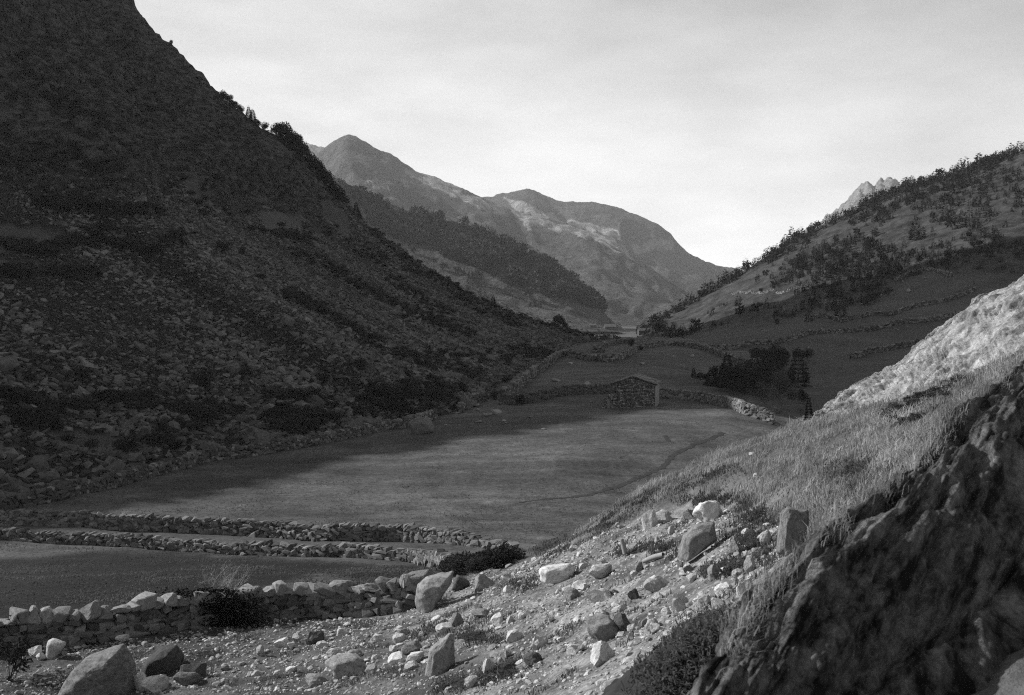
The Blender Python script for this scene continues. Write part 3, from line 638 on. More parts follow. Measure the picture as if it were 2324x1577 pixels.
wb = w * np.clip((pc[..., 1] - 620) / 350, 0, 1) ** 2; P, ti = on_left(n, (wb / wb.sum()).ravel())
for p in P:
    s = .9 + 1.6 * rng.uniform(0, 1) ** 2; o = link('boulder', mat_mesh(RMC[rng.integers(12)], M_screeb)); o.scale = (s * .5, s * .42, s * .36)
    o.location = p + nrm * 0.12 * s; o.rotation_euler = (rng.uniform(-.5, .5), rng.uniform(-.5, .5), rng.uniform(0, 6.28))
    x, y = proj(p); wh = 'just above the meadow boundary wall' if (y > 930 or (x > 600 and y > 860)) else 'among the shrubs low on the scree' if y > 820 else 'among smaller stones halfway up the scree'
    tag(o, ('huge' if s > 1.7 else 'large' if s > 1.2 else 'middling') + ' grey block ' + wh, 'boulder', 'large blocks in the scree')

def block_variant(seed):
    r = np.random.default_rng(seed); bm = bmesh.new()
    for sx in (-1, -.2, .5, 1):
        for sy in (-1, 1):
            for sz_ in (-1, 1): bm.verts.new((sx + r.normal(0, .22), sy * r.uniform(.5, 1.05), sz_ * r.uniform(.3, 1.05)))
    bmesh.ops.convex_hull(bm, input=bm.verts); bmesh.ops.delete(bm, geom=[v for v in bm.verts if not v.link_faces], context='VERTS')
    bmesh.ops.bevel(bm, geom=bm.edges[:], offset=.09, segments=1, affect='EDGES'); bmesh.ops.triangulate(bm, faces=bm.faces[:])
    me = bpy.data.meshes.new('cap_stone'); bm.to_mesh(me); bm.free(); return me
CAPS = [block_variant(50 + i) for i in range(5)] + [RM3[i] for i in range(5)]
# ================================================================== DRY STONE WALLS
def wall(pts, h, thick, stone, label, parts=300, cap=0.0, ruin=0.15, seed=1, mat_p=M_wall, mat_m=M_walls, group=None, both=False, variants=ROCK2, only=None, batter=0.12, taper=0.0, tilt=0.28):
    r = np.random.default_rng(seed)
    B = [at(*p, only) for p in pts]; B = np.array([b for b in B if b is not None])
    ln = np.linalg.norm(np.diff(B[:, :2], axis=0), axis=1).sum(); n = max(8, int(ln / 0.5))
    C = poly_resample(catmull(B, 12 * len(B)), n)
    z = np.array([drop(c[0], c[1], only) for c in C]); C[:, 2] = z
    d = np.gradient(C[:, :2], axis=0); d /= np.linalg.norm(d, axis=1)[:, None]; nor = np.stack([-d[:, 1], d[:, 0]], -1)
    nor *= np.where((nor * C[:, :2]).sum(1) > 0, -1, 1)[:, None]                     # towards the viewer's side
    s = np.concatenate([[0], np.cumsum(np.linalg.norm(np.diff(C[:, :2], axis=0), axis=1))]); Lw = s[-1]
    prof = h * (1 + ruin * fbm(s / 3.5 + seed * 9, 0.0 * s, 3.0, 3)) * (.25 + .75 * sstep(0, taper, Lw - s) if taper else 1.0)
    itp = lambda q, A: np.stack([np.interp(q, s, A[:, k]) for k in range(A.shape[1])], -1)
    pos, sz, ang, fr = [], [], [], []
    ch = stone[1]; k = 0; zc = 0.0
    while zc < h * 1.25:
        hh = ch * r.uniform(0.85, 1.15)
        for side in ((1, -1) if both else (1,)):
            q = 0.0
            while q < Lw:
                l = stone[0] * np.clip(r.lognormal(0, 0.45), 0.45, 2.4); c = itp(np.array([q + l / 2]), C)[0]; hp = np.interp(q + l / 2, s, prof)
                if zc + hh * 0.6 < hp:
                    nn = itp(np.array([q]), nor)[0]; off = side * (thick / 2 - thick * 0.24 - batter * zc + r.normal(0, 0.04))
                    pos.append((c[0] + nn[0] * off, c[1] + nn[1] * off, c[2] + zc + hh / 2 + r.normal(0, .015))); sz.append((l * 0.58, thick * 0.3 * r.uniform(.8, 1.25), hh * 0.62 * r.uniform(.75, 1.55))); ang.append(q); fr.append(side)
                q += l
        zc += hh * 0.95
    q = 0.0                                                                          # top course
    cs = cap or stone[0]
    while q < Lw:
        l = cs * r.uniform(0.5, 1.45); c = itp(np.array([q + l / 2]), C)[0]; hp = np.interp(q + l / 2, s, prof); chh = (cap * 0.75 if cap else ch) * r.uniform(0.55, 1.6)
        pos.append((c[0], c[1], c[2] + hp + chh * 0.25)); sz.append((l * (0.62 if cap else 0.55), thick * (0.6 if cap else 0.45), chh * 0.55)); ang.append(q); fr.append(2); q += l * 0.93
    pos, sz, ang, fr = np.array(pos), np.array(sz), np.array(ang), np.array(fr)
    dd = itp(ang, d); yaw = np.arctan2(dd[:, 1], dd[:, 0]) + r.normal(0, 0.12, len(pos)); tl = r.normal(0, tilt, len(pos)); t2 = r.normal(0, 0.1, len(pos)); tl = np.where((fr == 2) & (cap > 0), tl * 1.3, tl)
    root = empty('dry_stone_wall', C[0]); tag(root, label, 'wall', group); o0 = np.array(C[0])
    # hearting inside the wall
    hw = thick * 0.3; rows = []
    for sg, zz in ((1, -0.3), (1, 0.86), (-1, 0.86), (-1, -0.3)):
        rows.append(np.c_[C[:, :2] + nor * sg * hw * (0.7 if zz > 0 else 1), C[:, 2] + (prof * zz if zz > 0 else zz)])
    Vc = np.stack(rows) - o0; link('wall_core', mesh_np('wall_core', Vc, grid_faces(4, n)), M_earth, root)
    pj_ = proj(pos); seen = (pj_[:, 0] > -20) & (pj_[:, 0] < 2343) & (fr > 0)
    size = np.where(seen, sz[:, 0] * sz[:, 2] / pos[:, 1] ** 2, 0); big = np.argsort(-size)[:parts]; big = big[size[big] > 0] if parts else big[:0]
    vm = RMC[:12]
    isb = np.zeros(len(pos), bool); isb[big] = True
    for i in big:
        o = link('cap_stone' if (cap and fr[i] == 2) else 'stone', mat_mesh(CAPS[r.integers(10)] if (cap and fr[i] == 2) else vm[r.integers(12)], M_cap if (cap and fr[i] == 2) else mat_p), None, root)
        o.location = pos[i] - o0; o.scale = sz[i]; o.rotation_euler = (t2[i], tl[i], yaw[i])
    m = ~isb
    if m.sum():
        cy, sy = np.cos(yaw[m]), np.sin(yaw[m]); ct, st = np.cos(tl[m]), np.sin(tl[m]); Rz = np.zeros((m.sum(), 3, 3)); Ry = np.zeros_like(Rz)
        Rz[:, 0, 0] = cy; Rz[:, 0, 1] = -sy; Rz[:, 1, 0] = sy; Rz[:, 1, 1] = cy; Rz[:, 2, 2] = 1
        Ry[:, 0, 0] = ct; Ry[:, 0, 2] = st; Ry[:, 2, 0] = -st; Ry[:, 2, 2] = ct; Ry[:, 1, 1] = 1
        V, F, T = merge(CHIP if not parts else CHIPB, pos[m] - o0, Rz @ Ry, sz[m]); w_ = link('stonework', mesh_np('stonework', V, F, {'tone': T}), mat_m, root); w_['kind'] = 'stuff'
    return root, C, prof
wall([(-420,1560),(-120,1500),(0,1478),(120,1462),(250,1450),(380,1430),(500,1416),(640,1400),(800,1393),(905,1388),(945,1375)], 0.95, 0.75, (0.32, 0.19), 'long curving wall with big lit cap stones along the lane', 320, cap=0.52, ruin=0.07, seed=5, tilt=0.13)
wall([(-330,1180),(-60,1186),(0,1190),(200,1194),(420,1206),(600,1216),(760,1226),(900,1226),(1000,1232),(1100,1241),(1170,1246)], 0.95, 0.8, (0.36, 0.2), 'thick rubble wall along the sunlit meadow side of the grassy track', 300, ruin=0.35, seed=6, taper=9)
wall([(-330,1222),(-60,1222),(0,1224),(200,1234),(400,1248),(560,1258),(720,1262),(860,1268),(960,1278),(1050,1286)], 0.62, 0.8, (0.36, 0.2), 'lower rubble wall along the near side of the grassy track', 300, ruin=0.4, seed=7, taper=9)
wall([(-60,1172),(0,1158),(150,1128),(280,1098),(380,1070),(470,1046),(560,1036),(660,1018),(760,1000),(850,980),(930,966),(985,948)], 1.0, 0.9, (0.5, 0.3), 'boundary wall at the foot of the scree along the meadow', 300, ruin=0.3, seed=8, mat_p=M_screeb, mat_m=M_wfar)
wall([(1040,938),(1065,914),(1100,904)], 0.9, 0.8, (0.55, 0.3), 'short broken wall behind the pyramid shaped boulder', 40, seed=9, ruin=0.3, mat_p=M_screeb, mat_m=M_wfar)
wall([(1128,917),(1180,916),(1230,908),(1280,897),(1330,894),(1390,893)], 1.25, 0.8, (0.5, 0.3), 'wall running from the scree foot to the stone barn', 200, seed=10, mat_p=M_screeb, mat_m=M_wfar)
wall([(1490,902),(1560,908),(1620,918),(1680,935),(1725,950),(1752,962)], 1.3, 0.8, (0.5, 0.3), 'wall running from the stone barn down to the stream trees', 240, seed=12, mat_m=M_walls)
FW = [([(1135,908),(1170,885),(1215,848),(1255,820),(1285,806)], 1.3, 1.2, 'broad wall climbing along the foot of the scree above the barn'),
      ([(1285,807),(1320,815),(1360,820),(1400,817),(1430,805),(1450,793),(1490,786)], 1.0, 0.8, 'sagging curved wall across the valley meadow'),
      ([(1370,800),(1345,798),(1385,784),(1420,778),(1440,777)], 1.0, 0.8, 'wall along the far foot of the scree in the valley'),
      ([(1440,778),(1443,788),(1450,793)], 1.0, 0.8, 'short linking wall between two valley field walls'),
      ([(1490,785),(1540,785),(1590,793),(1640,810),(1680,826),(1730,835)], 1.0, 0.8, 'arched field wall curving down to the stream trees'),
      ([(1611,794),(1700,784),(1800,770),(1900,757),(2000,745),(2090,731),(2180,714)], 0.95, 0.8, 'long field wall crossing the middle of the hillside meadows'),
      ([(1840,724),(1900,728),(1920,728),(1980,716),(2030,714),(2060,702),(2110,690),(2170,676),(2210,660)], 0.9, 0.8, 'wavy field wall below the pine wood'),
      ([(1930,815),(1980,800),(2040,790),(2100,780)], 0.9, 0.8, 'short field wall in the lowest hillside meadow'),
      ([(2030,640),(2060,625),(2097,613),(2125,618),(2160,628)], 1.0, 0.8, 'wall round the top of the highest field'),
      ([(1660,668),(1750,660),(1830,652)], 0.8, 0.8, 'faint field wall below the trees on the hillside spur'),
      ([(1458,795),(1464,775),(1476,758),(1488,748)], 0.9, 0.8, 'field wall climbing to the small roofless barn')]
for i, (p, h, th, lab) in enumerate(FW): wall(p, h, th, (0.75, 0.38), lab, 0, seed=30 + i, ruin=0.35, mat_m=M_wfar, variants=ROCK1)

# ================================================================== BARN
def box_np(x0, x1, y0, y1, z0, z1):
    V = np.array([(x, y, z) for z in (z0, z1) for y in (y0, y1) for x in (x0, x1)], float)
    return V, np.array([(0,2,3,1),(4,5,7,6),(0,1,5,4),(2,6,7,3),(0,4,6,2),(1,3,7,5)])
hp = at(1437, 925); BW, BE, BR, BL = 6.0, 3.25, 4.3, 7.0
barn = empty('stone_barn', hp, math.radians(-11.7)); tag(barn, 'small gabled stone barn standing in the meadow', 'barn')
V = np.array([(-BW/2,0,-.6),(BW/2,0,-.6),(BW/2,0,BE),(0,0,BR),(-BW/2,0,BE),(-BW/2,BL,-.6),(BW/2,BL,-.6),(BW/2,BL,BE),(0,BL,BR),(-BW/2,BL,BE)], float)
me = bpy.data.meshes.new('wall'); me.from_pydata(V.tolist(), [], [(0,1,2,3,4),(6,5,9,8,7),(1,6,7,2),(5,0,4,9)]); link('wall', me, M_earth, barn)
r = np.random.default_rng(77); pos, sz = [], []; z = -0.3
while z < BR:
    hh = r.uniform(0.13, 0.24); half = BW / 2 if z < BE else BW / 2 * (BR - z) / (BR - BE); x = -half
    while x < half - 0.1:
        l = min(r.uniform(0.18, 0.5), half - x); pos.append((x + l / 2, -0.02 + r.normal(0, .02), z + hh / 2)); sz.append((l * .55, .09, hh * .56)); x += l
    y = 0
    while y < BL and z < BE:
        l = r.uniform(0.2, 0.5); pos.append((-BW/2 + r.normal(0, .02), y + l/2, z + hh/2)); sz.append((.09, l * .55, hh * .56)); y += l
    z += hh
pos, sz = np.array(pos), np.array(sz)
M_barn = rock_mat('barn_stone', 0.10, 0.26, 2.0, 0.6, src='tone', bump=0.3, dist=0.02)
V, F, T = merge(ROCK2, pos, rot_rand(len(pos), 0.05) * 0 + np.eye(3)[None], sz, tone=r.uniform(0, 1, len(pos)) ** 1.6)
o = link('stonework', mesh_np('stonework', V, F, {'tone': T}), M_barn, barn); o['kind'] = 'stuff'
M_plaster = plain_mat('pale_plaster', 0.2, 0.15, 2.0)
link('plastered_wall', mesh_np('plastered_wall', *box_np(BW/2 + .003, BW/2 + .1, -.12, BL, -.5, BE - .05)), M_plaster, barn)
M_slate = rock_mat('roof_slab_stone', 0.10, 0.20, 2.0, 0.35, bump=0.4, dist=0.02)
sl = math.atan2(BR - BE, BW / 2)
xr, zr_ = BW / 2 + .25, BR - (BW / 2 + .25) * math.tan(sl)
me = bpy.data.meshes.new('roof'); me.from_pydata([(-xr,-.3,zr_),(0,-.3,BR),(xr,-.3,zr_),(-xr,BL+.2,zr_),(0,BL+.2,BR),(xr,BL+.2,zr_),(-xr,-.3,zr_+.12),(0,-.3,BR+.12),(xr,-.3,zr_+.12),(-xr,BL+.2,zr_+.12),(0,BL+.2,BR+.12),(xr,BL+.2,zr_+.12)], [], [(0,1,4,3),(1,2,5,4),(6,9,10,7),(7,10,11,8),(0,6,7,1),(1,7,8,2),(3,4,10,9),(4,5,11,10),(0,3,9,6),(2,8,11,5)])
roof = link('roof', me, M_earth, barn)
for sd in (-1, 1):
    for row in range(5):
        y = -0.35
        while y < BL + 0.2:
            l = random.uniform(0.6, 1.1); f = (row + 0.5) / 5
            o = link('roof_slab', mesh_np('roof_slab', *rock_variant(random.randrange(9999), 1, 2, 0.1)), M_slate, roof)
            o.scale = (0.46, l * 0.54, 0.08); xx = sd * (BW / 2 + 0.28) * (1 - f); o.location = (xx, y + l / 2, BR + 0.1 - abs(xx) * math.tan(sl) + 0.07); o.rotation_euler = (random.uniform(-.03, .03), sd * sl - sd * 0.08, 0); y += l
annex = [(-BW/2 - 1.5, -BW/2 - 0.05)]
V, F = box_np(-BW/2 - 1.35, -BW/2 - .12, -.25, 1.6, -.6, 1.0); V[[4, 6], 2] = 1.0; V[[5, 7], 2] = 2.0
link('lean_to', mesh_np('lean_to', V, F), M_earth, barn)
pos, sz = [], []; z = -.35
while z < 2.0:
    x = -BW/2 - 1.4 + max(0, z - 0.9) * 1.2
    while x < -BW/2 - 0.1:
        l = r.uniform(.2, .4); pos.append((x + l/2, -.28, z + .1)); sz.append((l * .55, .1, .11)); x += l
    z += .2
pos, sz = np.array(pos), np.array(sz); V, F, T = merge(ROCK2, pos, np.repeat(np.eye(3)[None], len(pos), 0), sz)
o = link('stonework', mesh_np('stonework', V, F, {'tone': T}), M_barn, barn); o['kind'] = 'stuff'
link('door_post', mesh_np('door_post', *box_np(-BW/2 - .62, -BW/2 - .28, -.5, -.38, -.4, 1.15)), plain_mat('weathered_wood', 0.16, 0.2), barn)
o = link('stone_step', mat_mesh(RM2[3], M_slate), None, barn); o.scale = (.9, .35, .12); o.location = (2.1, -.5, .12)
# far barns
for i, (dx, by, w_, lab) in enumerate([(1385, 748, 26, 'tiny distant barn on the pale far valley floor'), (1345, 742, 16, 'tiny low hut beside the distant barn'), (1462, 757, 26, 'small roofless barn at the foot of the wooded spur')]):
    p = at(dx, by)
    if p is None: continue
    m = K * p[1] / FPX * w_; b = empty('far_barn', p, 0.2); tag(b, lab, 'barn')
    V = np.array([(-.5,0,-.2),(.5,0,-.2),(.5,0,.28),(-.5,0,.28),(-.5,.5,-.2),(.5,.5,-.2),(.5,.5,.28),(-.5,.5,.28),(-.5,.25,.46),(.5,.25,.46)]) * m
    me = bpy.data.meshes.new('wall'); me.from_pydata(V.tolist(), [], [(0,1,2,3),(5,4,7,6),(4,0,3,8,7),(1,5,6,9,2)]); link('wall', me, M_dark, b)
    Vr = np.array([(-.54,-.05,.26),(.54,-.05,.26),(.54,.25,.49),(-.54,.25,.49),(-.54,.55,.26),(.54,.55,.26)]) * m
    me = bpy.data.meshes.new('roof'); me.from_pydata(Vr.tolist(), [], [(0,1,2,3),(3,2,5,4)]); link('roof', me, M_mid, b)

# ================================================================== ROCK OUTCROPS
def outcrop(name, net, nr, nc, mat_, amp, scale, label, seed=0.0, cat='rock outcrop', streak=(7, 34), samp=0.5, skew=0.0):
    g = catmull(np.swapaxes(catmull(np.array(net), nc), 0, 1), nr)
    du = np.gradient(g, axis=1); dv = np.gradient(g, axis=0); n = np.cross(du, dv); n /= np.linalg.norm(n, axis=-1)[..., None] + 1e-9
    if n[..., 2].mean() < 0: n = -n
    x, y, z = [g[..., k] / scale + seed for k in range(3)]
    U, V_ = np.meshgrid(np.linspace(0, 1, nc), np.linspace(0, 1, nr)); V_ = V_ + skew * U
    a = fbm(x, y, z, 5, 0.55); wob = .04 * pn(x * .8, y * .8, z * .8 + 5)
    st = fbm(U * streak[0], (V_ + wob) * streak[1], seed, 4, .6); rid = np.exp(-np.abs(pn(U * streak[0] * .6, (V_ + wob) * streak[1] * .5, seed + 3)) * 16)
    blk = np.exp(-np.abs(pn(U * streak[0] * 5, (V_ + wob) * streak[1] * .12, seed + 7)) * 18) * np.clip(pn(x, y, z + 3) * 2 + .3, 0, 1)
    g = g + n * (amp * (a * 0.9 + samp * st - .5 * rid - .35 * blk))[..., None]
    o = link(name, mesh_np(name, g, grid_faces(nr, nc), {'su': U, 'sv': V_ + wob}, True), mat_); tag(o, label, cat); return o, g
def bed_coord(t, ku, kv):
    c = t.n('ShaderNodeCombineXYZ'); t.l(t.math('MULTIPLY', t.attr('su'), ku), c.inputs[0]); t.l(t.math('MULTIPLY', t.attr('sv'), kv), c.inputs[1]); return c.outputs[0]
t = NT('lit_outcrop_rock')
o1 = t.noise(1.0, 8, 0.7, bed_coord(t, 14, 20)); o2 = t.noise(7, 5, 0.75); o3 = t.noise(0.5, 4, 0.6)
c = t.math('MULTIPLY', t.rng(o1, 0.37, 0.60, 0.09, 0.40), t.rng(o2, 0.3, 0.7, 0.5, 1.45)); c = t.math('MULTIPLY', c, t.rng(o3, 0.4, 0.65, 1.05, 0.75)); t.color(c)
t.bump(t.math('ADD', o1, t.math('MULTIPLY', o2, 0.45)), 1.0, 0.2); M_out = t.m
sky_o = [(1790,1010,44),(1838,965,46),(1870,930,48),(1905,900,50),(1955,868,51.5),(2000,848,52),(2035,832,52),(2085,788,53),(2135,752,54),(2200,700,55),(2255,668,56),(2323,632,57),(2420,560,58)]
low_o = [(1790,1022,42),(1850,985,41),(1905,968,41),(1960,950,40),(2020,940,39),(2070,925,38),(2110,895,38),(2150,885,38),(2190,875,38),(2240,860,37),(2280,830,37),(2350,800,37),(2440,760,37)]
net = []
for (a, b) in zip(sky_o, low_o):
    A, B = px(*a), px(*b); net.append([A + np.array([2.5, 6, -4.0]), A + np.array([.8, 2.0, -.25]), A, A * .66 + B * .34 + np.array([-.1, -.1, .35]), A * .33 + B * .67 + np.array([-.1, -.1, .25]), B, B + np.array([0, -1.5, -2.0])])
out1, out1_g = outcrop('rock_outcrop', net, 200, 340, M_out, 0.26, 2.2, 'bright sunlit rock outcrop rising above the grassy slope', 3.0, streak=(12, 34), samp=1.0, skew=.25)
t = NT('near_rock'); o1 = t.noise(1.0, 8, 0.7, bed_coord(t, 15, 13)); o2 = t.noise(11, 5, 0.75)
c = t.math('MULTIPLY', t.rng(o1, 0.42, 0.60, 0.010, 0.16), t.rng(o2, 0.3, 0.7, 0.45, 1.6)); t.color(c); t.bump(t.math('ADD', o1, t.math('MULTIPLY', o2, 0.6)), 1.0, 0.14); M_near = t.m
crest = [(1500,1760,6.5),(1590,1585,7.3),(1680,1460,7.9),(1750,1370,8.3),(1830,1275,8.8),(1920,1190,9.3),(2035,1105,10),(2120,1010,11),(2190,930,12),(2260,880,13),(2323,835,14),(2500,720,16)]
foot = [(1640,2000,6.3),(1740,1900,6.8),(1850,1800,7.1),(1950,1720,7.5),(2050,1640,7.9),(2130,1560,8.3),(2220,1480,8.6),(2310,1400,9.1),(2400,1320,9.8),(2450,1250,10.6),(2500,1180,11.4),(2650,1050,12.6)]
net = []
for (a, b) in zip(crest, foot):
    A, B = px(*a), px(*b); A[2] -= .09; net.append([A + np.array([.2, 1.9, -2.2]), A + np.array([-.1, .4, -.16]), A, A * .72 + B * .28 + np.array([.05, 0, .1]), A * .35 + B * .65, B, B + np.array([.9, -.7, -1.6]), B + np.array([2.4, -1.2, -3.4])])
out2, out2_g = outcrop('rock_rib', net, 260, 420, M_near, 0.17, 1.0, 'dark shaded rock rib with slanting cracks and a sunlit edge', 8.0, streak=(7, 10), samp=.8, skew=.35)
net = [[px(x, y, d) + np.array(q) for q in ((-.3, .8, -.5), (-.05, .15, .0), (.2, -.25, .02), (.4, -.6, -.5))] for x, y, d in [(1690,1365,16.5),(1715,1340,17),(1760,1300,17.5),(1800,1268,18),(1820,1250,18.5)]]
outcrop('rock_ledge', net, 30, 60, M_out, 0.08, 0.8, 'narrow lit rock ledge slanting up through the dark grass', seed=5.0)
crest = [(1505,1760,10.0),(1520,1640,10.6),(1535,1560,11.2),(1570,1490,11.8),(1630,1446,12.6),(1700,1415,13.4),(1775,1390,14.2)]
net = []
for x, y, d in crest:
    A = px(x, y, d); net.append([A + np.array([-.9, 1.4, -.9]), A + np.array([-.3, .4, -.06]), A, A + np.array([.25, -.35, -.3]), A + np.array([.45, -.6, -.9]), A + np.array([.6, -.9, -1.8])])
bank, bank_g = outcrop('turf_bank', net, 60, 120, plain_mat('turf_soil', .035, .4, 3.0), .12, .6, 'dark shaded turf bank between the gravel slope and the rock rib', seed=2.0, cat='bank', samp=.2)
bpy.context.view_layer.update(); dg = bpy.context.evaluated_depsgraph_get()
OUT_BVH = {'rock_outcrop': BVHTree.FromObject(out1, dg), 'rock_rib': BVHTree.FromObject(out2, dg)}

# ================================================================== VEGETATION
def tris_from(C, D, L_, W_, r):
    """leaf sprays: triangles from centres, directions, lengths and widths"""
    n = len(C); D = D / (np.linalg.norm(D, axis=1)[:, None] + 1e-9); U = r.normal(size=(n, 3)); U = np.cross(D, U); U /= np.linalg.norm(U, axis=1)[:, None] + 1e-9
    V = np.stack([C - U * W_[:, None] * .5, C + U * W_[:, None] * .5, C + D * L_[:, None]], 1).reshape(-1, 3); return V, np.arange(3 * n).reshape(-1, 3)
def pine_crown(seed, n, slim=0.28, z0=0.12, irregular=0.25, tl=0.16):
    r = np.random.default_rng(seed); h = 1 - np.sqrt(r.uniform(0, 1, n)) ; h = z0 + (1 - z0) * h
    az = r.uniform(0, 6.283, n); lob = 1 + irregular * np.sin(az * 3 + seed + h * 9) * np.sin(h * 17 + az * 2 + seed * 3) + irregular * r.normal(0, .5, n)
    R = slim * (1 - ((h - z0) / (1 - z0))) ** 0.75 * np.clip(lob, .3, 1.5); rr = R * r.uniform(0.35, 1, n) ** .6
    C = np.stack([np.cos(az) * rr, np.sin(az) * rr, h + 0.02 * np.sin(h * 60)], -1); D = np.stack([np.cos(az), np.sin(az), r.uniform(-.35, .5, n)], -1)
    return tris_from(C, D, tl * r.uniform(.5, 1.1, n), tl * .55 * r.uniform(.5, 1.1, n), r)
def round_crown(seed, n, clumps=9, tl=0.12, rx=0.5, z0=0.05):
    r = np.random.default_rng(seed); cc = r.normal(size=(clumps, 3)); cc /= np.linalg.norm(cc, axis=1)[:, None]; cc *= r.uniform(.15, .62, clumps)[:, None]; cr = r.uniform(.28, .5, clumps)
    k = r.integers(0, clumps, n); d = r.normal(size=(n, 3)); d /= np.linalg.norm(d, axis=1)[:, None]; P = cc[k] + d * (cr[k] * r.uniform(.6, 1.02, n))[:, None]
    P[:, :2] *= rx / 0.9; P[:, 2] = z0 + (1 - z0) * np.clip((P[:, 2] + 0.95) / 1.9, 0.0, 1)
    return tris_from(P, d + r.normal(0, .4, (n, 3)) + (0, 0, .3), tl * r.uniform(.5, 1.2, n), tl * .7 * r.uniform(.5, 1.2, n), r)
def tube(pts, rad, k=5):
    pts = np.asarray(pts, float); rad = np.asarray(rad, float); d = np.gradient(pts, axis=0); d /= np.linalg.norm(d, axis=1)[:, None] + 1e-9
    a = np.cross(d, (0.31, 0.9, 0.23)); a /= np.linalg.norm(a, axis=1)[:, None] + 1e-9; b = np.cross(d, a); th = np.linspace(0, 2 * np.pi, k, endpoint=False)
    V = pts[:, None] + rad[:, None, None] * (np.cos(th)[None, :, None] * a[:, None] + np.sin(th)[None, :, None] * b[:, None]); m = len(pts)
    F = [(i * k + j, i * k + (j + 1) % k, (i + 1) * k + (j + 1) % k, (i + 1) * k + j) for i in range(m - 1) for j in range(k)]
    return V.reshape(-1, 3), np.array(F)
def cat_vf(L_):
    off = 0; Vs, Fs = [], []
    for V, F in L_: Vs.append(V); Fs.append(F + off); off += len(V)
    return np.concatenate(Vs), np.concatenate(Fs)
def trunk_vf(seed, h=1.0, r0=0.022, limbs=7, crook=0.03):
    r = np.random.default_rng(seed); z = np.linspace(-0.04, 0.93 * h, 7); P = np.stack([np.cumsum(r.normal(0, crook * .3, 7)), np.cumsum(r.normal(0, crook * .3, 7)), z], -1); P[0, :2] = 0
    T = [tube(P, r0 * np.linspace(1.2, .15, 7))]
    for _ in range(limbs):
        f = r.uniform(.25, .85); b = np.array([np.interp(f * h * .93, z, P[:, k]) for k in range(3)]); a = r.uniform(0, 6.28); l = .2 * (1 - f) + .06
        T.append(tube([b, b + l * .5 * np.array([np.cos(a), np.sin(a), .2]), b + l * np.array([np.cos(a), np.sin(a), .55])], [r0 * .35, r0 * .22, r0 * .08], 4))
    return cat_vf(T)
M_pine = plain_mat('pine_needles', 0.018, 0.35, 3.0, trans=0.15); M_bushl = plain_mat('bushy_tree_leaves', 0.02, 0.45, 3.0, trans=0.2); M_bark = plain_mat('bark', 0.05, 0.3, 8.0)
M_pines = plain_mat('pine_needles_mass', 0.022, 0.4, 0.1, src='tone', trans=0.15)
M_shrub = plain_mat('shrub_leaves', 0.024, 0.35, 3.0, trans=0.2); M_heath = plain_mat('heath_leaves', 0.03, 0.6, 0.3, src='tone', trans=0.15)
M_birch = plain_mat('birch_leaves', 0.075, 0.3, 3.0, trans=0.3); M_birchbark = plain_mat('birch_bark', 0.14, 0.3, 8.0)
FARP = [pine_crown(i, 170, 0.21 + 0.03 * (i % 4), 0.02, 0.3, 0.17) for i in range(8)]
MIDP = [pine_crown(20 + i, 1900, 0.27 + 0.03 * i, 0.06, 0.22, 0.08) for i in range(4)]
BUSHP = [round_crown(40 + i, 1500, 12, 0.075, 0.45) for i in range(4)]
FARB = [round_crown(60 + i, 120, 6, 0.24, 0.5) for i in range(6)]
MIDB = [round_crown(70 + i, 700, 9, 0.12, 0.55, 0.0) for i in range(4)]
TR = [to_mesh('trunk', trunk_vf(i)) for i in range(4)]; [m.materials.append(M_bark) for m in TR]
TRB = [to_mesh('trunk', trunk_vf(9 + i, 1, .014, 10, .05)) for i in range(2)]; [m.materials.append(M_birchbark) for m in TRB]
def cm(name, L_, mat): 
    out = [to_mesh(name, v) for v in L_]; [m.materials.append(mat) for m in out]; return out
C_far, C_mid, C_bush, C_farb, C_midb = cm('crown', FARP, M_pine), cm('crown', MIDP, M_pine), cm('crown', BUSHP, M_bushl), cm('crown', FARB, M_shrub), cm('foliage', MIDB, M_shrub)
C_birch = cm('crown', [round_crown(90 + i, 800, 14, 0.06, 0.42, .15) for i in range(2)], M_birch)
def tree(name, p, h, crown, trunk, label, cat='tree', group=None, wide=1.0, sink=0.02, part='crown'):
    r = empty(name, (p[0], p[1], p[2] - sink * h), random.uniform(0, 6.28)); r.scale = (h * wide, h * wide, h)
    tag(r, label, cat, group)
    if trunk is not None: link('trunk', trunk, None, r)
    link(part, crown, None, r); return r
def pxm(p): return K * p[1] / FPX
